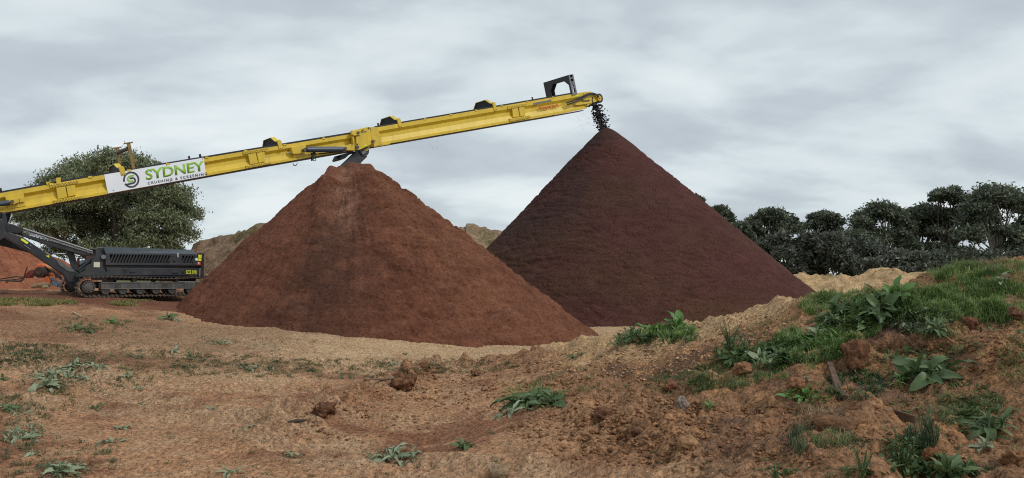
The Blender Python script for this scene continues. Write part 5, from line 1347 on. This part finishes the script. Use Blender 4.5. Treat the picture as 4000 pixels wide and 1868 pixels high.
grass_field('dry_straw', 'dead straw and rootlets lying on the bank soil', [
    (3850, 1425, 70, 30, 130, .20, .0028, 1.2, st, 0, .8), (3900, 1520, 60, 50, 120, .18, .0026, 1.2, st, 0, .8), (3200, 1640, 70, 35, 260, .17, .0024, 1.3, st, 0, .25), (3300, 1660, 90, 40, 260, .14, .0022, 1.3, sd_, 0, .4),
    (3560, 1110, 70, 22, 200, .24, .003, 1.2, st, 0, .6), (3640, 1100, 40, 20, 80, .2, .003, 1.2, st, 0, .6), (3870, 1028, 60, 14, 420, .16, .003, .9, st, 0, 0), (3300, 1450, 50, 22, 70, .13, .0028, 1.1, st, 0, .5), (2970, 1450, 50, 20, 120, .13, .0028, 1.1, st, 0, .4),
    (3560, 1370, 160, 45, 1100, .14, .0022, 1.2, sd_, 0, .75), (2850, 1640, 300, 60, 260, .10, .002, 1.2, sd_, 0, .85), (3050, 1740, 140, 50, 380, .10, .002, 1.2, sd_, 0, .75), (3500, 1600, 500, 200, 300, .09, .0017, 1.2, st, 0, .93), (2700, 1600, 600, 230, 260, .08, .0016, 1.2, st, 0, .94), (1900, 1600, 500, 200, 110, .09, .0016, 1.2, st, 0, .94)], 73)

# low leafy cover between the bigger weeds
def leafy_cover(name, label, patches, seed):
    rng = np.random.default_rng(seed); VV, FF, CC = [], [], []; off = 0
    ns = 5; T = np.linspace(0, 1, ns); WF = np.array([.25, .8, 1.0, .7, .05])
    base_f = np.array([[i * 3 + j, i * 3 + j + 1, i * 3 + j + 4, i * 3 + j + 3] for i in range(ns - 1) for j in range(2)])
    for (px, py, rx, ry, n, L, colr) in patches:
        C = scatter(px, py, rx, ry, int(n * 1.7), rng, 0, True)
        for p in C:
            l = L * rng.uniform(.5, 1.3); w = l * rng.uniform(.14, .3); a = rng.uniform(0, 6.28); el = rng.uniform(.1, 1.2); dr_ = rng.uniform(.2, .8)
            ca, sa = math.cos(a), math.sin(a); xr = T * l * math.cos(el); zz = T * l * math.sin(el) - dr_ * l * T ** 2 * .6
            c = np.array(colr[0]) + (np.array(colr[1]) - np.array(colr[0])) * rng.random(); V = np.zeros((ns * 3, 3))
            for j, t in enumerate((-1, 0, 1)):
                yy = t * w * WF / 2 + rng.normal(0, .06) * w
                V[j::3, 0] = xr * ca - yy * sa; V[j::3, 1] = xr * sa + yy * ca; V[j::3, 2] = zz + abs(t) * w * .18 + .012
            VV.append(V + p); FF.append(base_f + off); off += ns * 3; CC.append(np.tile(c * rng.uniform(.7, 1.25), (ns * 3, 1)))
    tag(add(name, mesh_np(name, np.concatenate(VV), np.concatenate(FF), GLEAF, True, np.concatenate(CC))), label, 'ground cover', kind='stuff')
lg = ((.06, .115, .04), (.15, .215, .08)); lb_ = ((.085, .19, .045), (.18, .30, .085)); lp = ((.17, .21, .13), (.30, .34, .22))
leafy_cover('leafy_ground_cover', 'low broad leaved ground cover filling the green strip on the bank', [
    (2950, 1405, 150, 45, 330, .13, lg), (3080, 1385, 120, 50, 260, .13, lg), (3200, 1330, 110, 60, 260, .13, lb_), (3330, 1240, 150, 50, 300, .13, lg), (3450, 1200, 130, 55, 300, .15, lg), (3600, 1260, 130, 45, 200, .10, lp),
    (2560, 1320, 170, 32, 260, .13, lg), (2620, 1300, 90, 24, 120, .15, lb_), (3400, 1420, 120, 60, 120, .06, lb_), (3330, 1500, 130, 50, 220, .055, lb_), (3530, 1480, 60, 50, 70, .06, lb_), (3750, 1530, 110, 60, 150, .07, lg), (3820, 1640, 110, 60, 130, .08, lg),
    (3600, 1420, 130, 40, 90, .12, lg), (2070, 1570, 120, 35, 120, .11, lg), (3170, 1550, 90, 35, 130, .05, lb_), (3540, 1790, 90, 70, 170, .08, lg), (3700, 1840, 130, 40, 120, .11, lg), (3380, 1850, 110, 30, 60, .08, lg), (3020, 1855, 90, 25, 70, .06, lg),
    (3900, 1250, 110, 60, 130, .08, lg), (3800, 1120, 150, 40, 120, .08, lg), (2850, 1370, 60, 45, 120, .07, lg), (2700, 1470, 120, 40, 90, .06, lg), (3950, 1330, 60, 60, 50, .07, lg), (4350, 1350, 330, 200, 420, .09, lg),
    (200, 1490, 140, 40, 110, .10, lp), (300, 1440, 120, 20, 50, .09, lp), (90, 1700, 110, 45, 60, .09, lp), (250, 1840, 130, 35, 60, .09, lp), (60, 1610, 90, 30, 40, .09, lp), (1560, 1790, 120, 30, 30, .10, lp), (320, 1290, 90, 15, 60, .12, lg), (900, 1360, 250, 25, 60, .08, lp), (600, 1400, 250, 25, 50, .08, lg), (1000, 1440, 120, 15, 40, .08, lp)], 91)

# crumbs and clods
ICO_V = None
def ico(sub):
    import bmesh
    bm = bmesh.new(); bmesh.ops.create_icosphere(bm, subdivisions=sub, radius=1.0)
    v = np.array([x.co[:] for x in bm.verts]); f = np.array([[a.index for a in x.verts] for x in bm.faces]); bm.free(); return v, f
iv = np.array([(1, 0, 0), (-1, 0, 0), (0, 1, 0), (0, -1, 0), (0, 0, 1), (0, 0, -1.)]); jf = np.array([(0, 2, 4), (2, 1, 4), (1, 3, 4), (3, 0, 4), (2, 0, 5), (1, 2, 5), (3, 1, 5), (0, 3, 5)])
def crumbs(name, label, regs, seed):
    rng = np.random.default_rng(seed); VV, FF, CC = [], [], []; off = 0
    for (px, py, rx, ry, n, smin, smax, colr) in regs:
        C = scatter(px, py, rx, ry, int(n * 1.4), rng)
        for p in C:
            s = smin + (smax - smin) * rng.random() ** 3
            v = iv * rng.uniform(.65, 1.25, (len(iv), 1)) * s * np.array([rng.uniform(.8, 1.4), rng.uniform(.8, 1.4), rng.uniform(.5, .9)])
            a = rng.uniform(0, 6.28); ca, sa = math.cos(a), math.sin(a); v = np.stack([v[:, 0] * ca - v[:, 1] * sa, v[:, 0] * sa + v[:, 1] * ca, v[:, 2] + s * .3], 1)
            VV.append(v + p); FF.append(jf + off); off += len(v); c = np.array(colr[0]) + (np.array(colr[1]) - np.array(colr[0])) * rng.random(); CC.append(np.tile(c * rng.uniform(.75, 1.2), (len(v), 1)))
    tag(add(name, mesh_np(name, np.concatenate(VV), np.concatenate(FF), CLOD, True, np.concatenate(CC))), label, 'soil crumbs', kind='stuff')
CLOD = mat('clod_earth', (.15, .08, .05), .97, attr=True, var=.5, vscale=25, vdet=9, vrough=.7, bump=.03, bscale=22, spec=.1)
ce = ((.17, .085, .046), (.38, .195, .10)); ct = ((.36, .21, .115), (.54, .34, .19)); cg = ((.10, .07, .055), (.18, .125, .095))
crumbs('soil_crumbs', 'loose crumbs and small clods of soil strewn over bank and yard', [
    (2400, 1640, 420, 180, 2600, .004, .028, ce), (2900, 1720, 420, 140, 1500, .004, .024, ce), (3500, 1650, 480, 210, 1400, .003, .024, ce), (1900, 1500, 380, 110, 1900, .004, .032, ce), (2500, 1420, 420, 70, 1500, .004, .03, ct),
    (2900, 1290, 260, 70, 700, .004, .03, ct), (3800, 1380, 240, 70, 400, .004, .03, ce), (1450, 1620, 260, 110, 800, .004, .026, ce), (900, 1650, 900, 210, 1500, .003, .012, ce), (1300, 1340, 700, 40, 500, .006, .018, ct), (2380, 1690, 150, 90, 260, .01, .04, ce), (3720, 1120, 250, 50, 300, .004, .03, ce)], 81)
iv3, jf3 = ico(4)
def clod(px, py, rpx, label, colr, name='earth_clod', cat='clod', sq=(1, 1, .85), amp=.3, seed=1, sink=.25):
    p = hit(px, py); d = (p - EYE) @ Fv; r = rpx * d / FPX
    n = fbm3(iv3[:, 0] * 1.6 + seed, iv3[:, 1] * 1.6, iv3[:, 2] * 1.6, 4, seed, .6); v = iv3 * (1 + amp * n)[:, None] * r * np.array(sq)
    m = fbm3(iv3[:, 0] * 4, iv3[:, 1] * 4, iv3[:, 2] * 4, 2, seed + 3); c = np.array(colr)[None] * (1 + .3 * m)[:, None]
    o = add(name, mesh_np(name, v, jf3, CLOD, True, np.clip(c, .01, .9))); o.location = p + np.array([0, 0, r * (sq[2] - sink - .25)]); tag(o, label, cat, 'clods and stones')
clod(1585, 1515, 44, 'big upright clod of dark earth with a stick poking out left', (.17, .085, .048), sq=(1.0, .8, .95), amp=.6, seed=3)
clod(1265, 1612, 34, 'rounded dark clod left of the big upright one', (.15, .074, .044), amp=.6, sq=(1.15, .9, .8), seed=5)
clod(2685, 1745, 40, 'rounded sandy stone with flat bottom in the lower bank', (.33, .19, .10), 'stone', 'stone', (1.05, .9, .75), .16, 8)
clod(1950, 1862, 42, 'pale rounded stone cut by the bottom edge', (.27, .19, .12), 'stone', 'stone', (1.1, .9, .8), .14, 9)
clod(2665, 1592, 26, 'small grey stone left of the bright star weed', (.26, .21, .17), 'stone', 'stone', (1, .8, 1), .25, 12)
clod(2620, 1520, 26, 'reddish clod under the green strip, left one', (.22, .10, .06), seed=14); clod(2900, 1455, 34, 'reddish clod below the pale topped weed', (.26, .13, .07), seed=15, amp=.4)
clod(3110, 1515, 32, 'orange brown clod above the small round weed', (.26, .125, .065), seed=17, amp=.3); clod(1655, 1440, 18, 'small dark clod right behind the big upright one', (.17, .088, .05), seed=18, amp=.5)
clod(1860, 1465, 18, 'small dark clod on the bank crest right of the big one', (.18, .092, .052), seed=19, amp=.5); clod(2500, 1690, 38, 'large lumpy clod in the brown heap at lower bank', (.20, .105, .06), seed=20, amp=.4)
clod(2360, 1640, 40, 'broad reddish lump at the left of the brown heap', (.19, .095, .055), seed=21, amp=.4); clod(3345, 1425, 52, 'upright fibrous orange brown earth clump beside the rusty iron', (.17, .082, .044), seed=22, amp=.42, sq=(.85, .8, 1.15))
clod(3290, 1665, 84, 'wide rounded clod covered in straw in the lower right', (.19, .10, .055), seed=23, amp=.2, sq=(1.3, .9, .5)); clod(3780, 1275, 32, 'reddish lump at the lower edge of the grass on the right', (.19, .085, .05), seed=24, amp=.35)
clod(3960, 1235, 30, 'clod at the right edge below the grass', (.2, .1, .06), seed=25, amp=.35); clod(3640, 1800, 30, 'crumbly red clod behind the bottom right rosette', (.24, .10, .05), seed=26, amp=.4, sq=(.8, .8, 1.1)); clod(3960, 1800, 40, 'lumpy orange clod in the bottom right corner', (.27, .14, .07), seed=27, amp=.4)

# bits of wood and iron
def rod(name, pts, r_, m, label, cat, lift=.02):
    P = hits([p[0] for p in pts], [p[1] for p in pts]); P[:, 2] += lift; mb = MB(); mb.tube(list(P), r_, 7); tag(mb.build(name, m, None, smooth=True), label, cat)
WD = mat('grey_wood', (.15, .10, .07), .9, var=.3, vscale=12)
rod('stick', [(1425, 1502), (1500, 1499), (1560, 1494)], [.010, .016, .018], WD, 'straight stick pointing left from the big upright clod', 'stick', .06)
rod('stick', [(1125, 1655), (1160, 1650), (1190, 1648)], [.012, .02, .012], mat('dark_wood', (.05, .035, .028), .9), 'short dark stick left of the rounded dark clod', 'stick', .015)
rod('stick', [(285, 1225), (320, 1243)], [.02, .012], mat('bleached_wood', (.4, .31, .2), .9), 'bleached chip of wood on the low bank below the track', 'stick', .03)
ra, rb, rc = hit(3240, 1418), hit(3290, 1565), hit(3570, 1655)
IRON = mat('rusty_angle_iron', (.10, .055, .035), .85, var=.4, vscale=14, dirt=(.17, .10, .06), dirt_amt=.7, dirt_scale=10)
up = np.array([0, 0, .05]); mb = MB(); mb.bar(ra + up * .4, rb + up * .4, .045, .010); mb.bar(ra + up * .4 + np.array([-.022, 0, -.02]), rb + up * .4 + np.array([-.022, 0, -.02]), .010, .04)
o = mb.build('angle_iron', IRON, None); tag(o, 'short rusty iron strip leaning down the bank from the dark tuft', 'iron strip')
mb = MB(); mb.bar(rb + up * .9, rc + up, .04, .012); mb.bar(rb + up * .9 + np.array([0, -.02, -.03]), rc + up + np.array([0, -.02, -.03]), .012, .075)
o = mb.build('angle_iron', IRON, None); tag(o, 'long dark rusty iron strip lying to the right from the bend', 'iron strip')
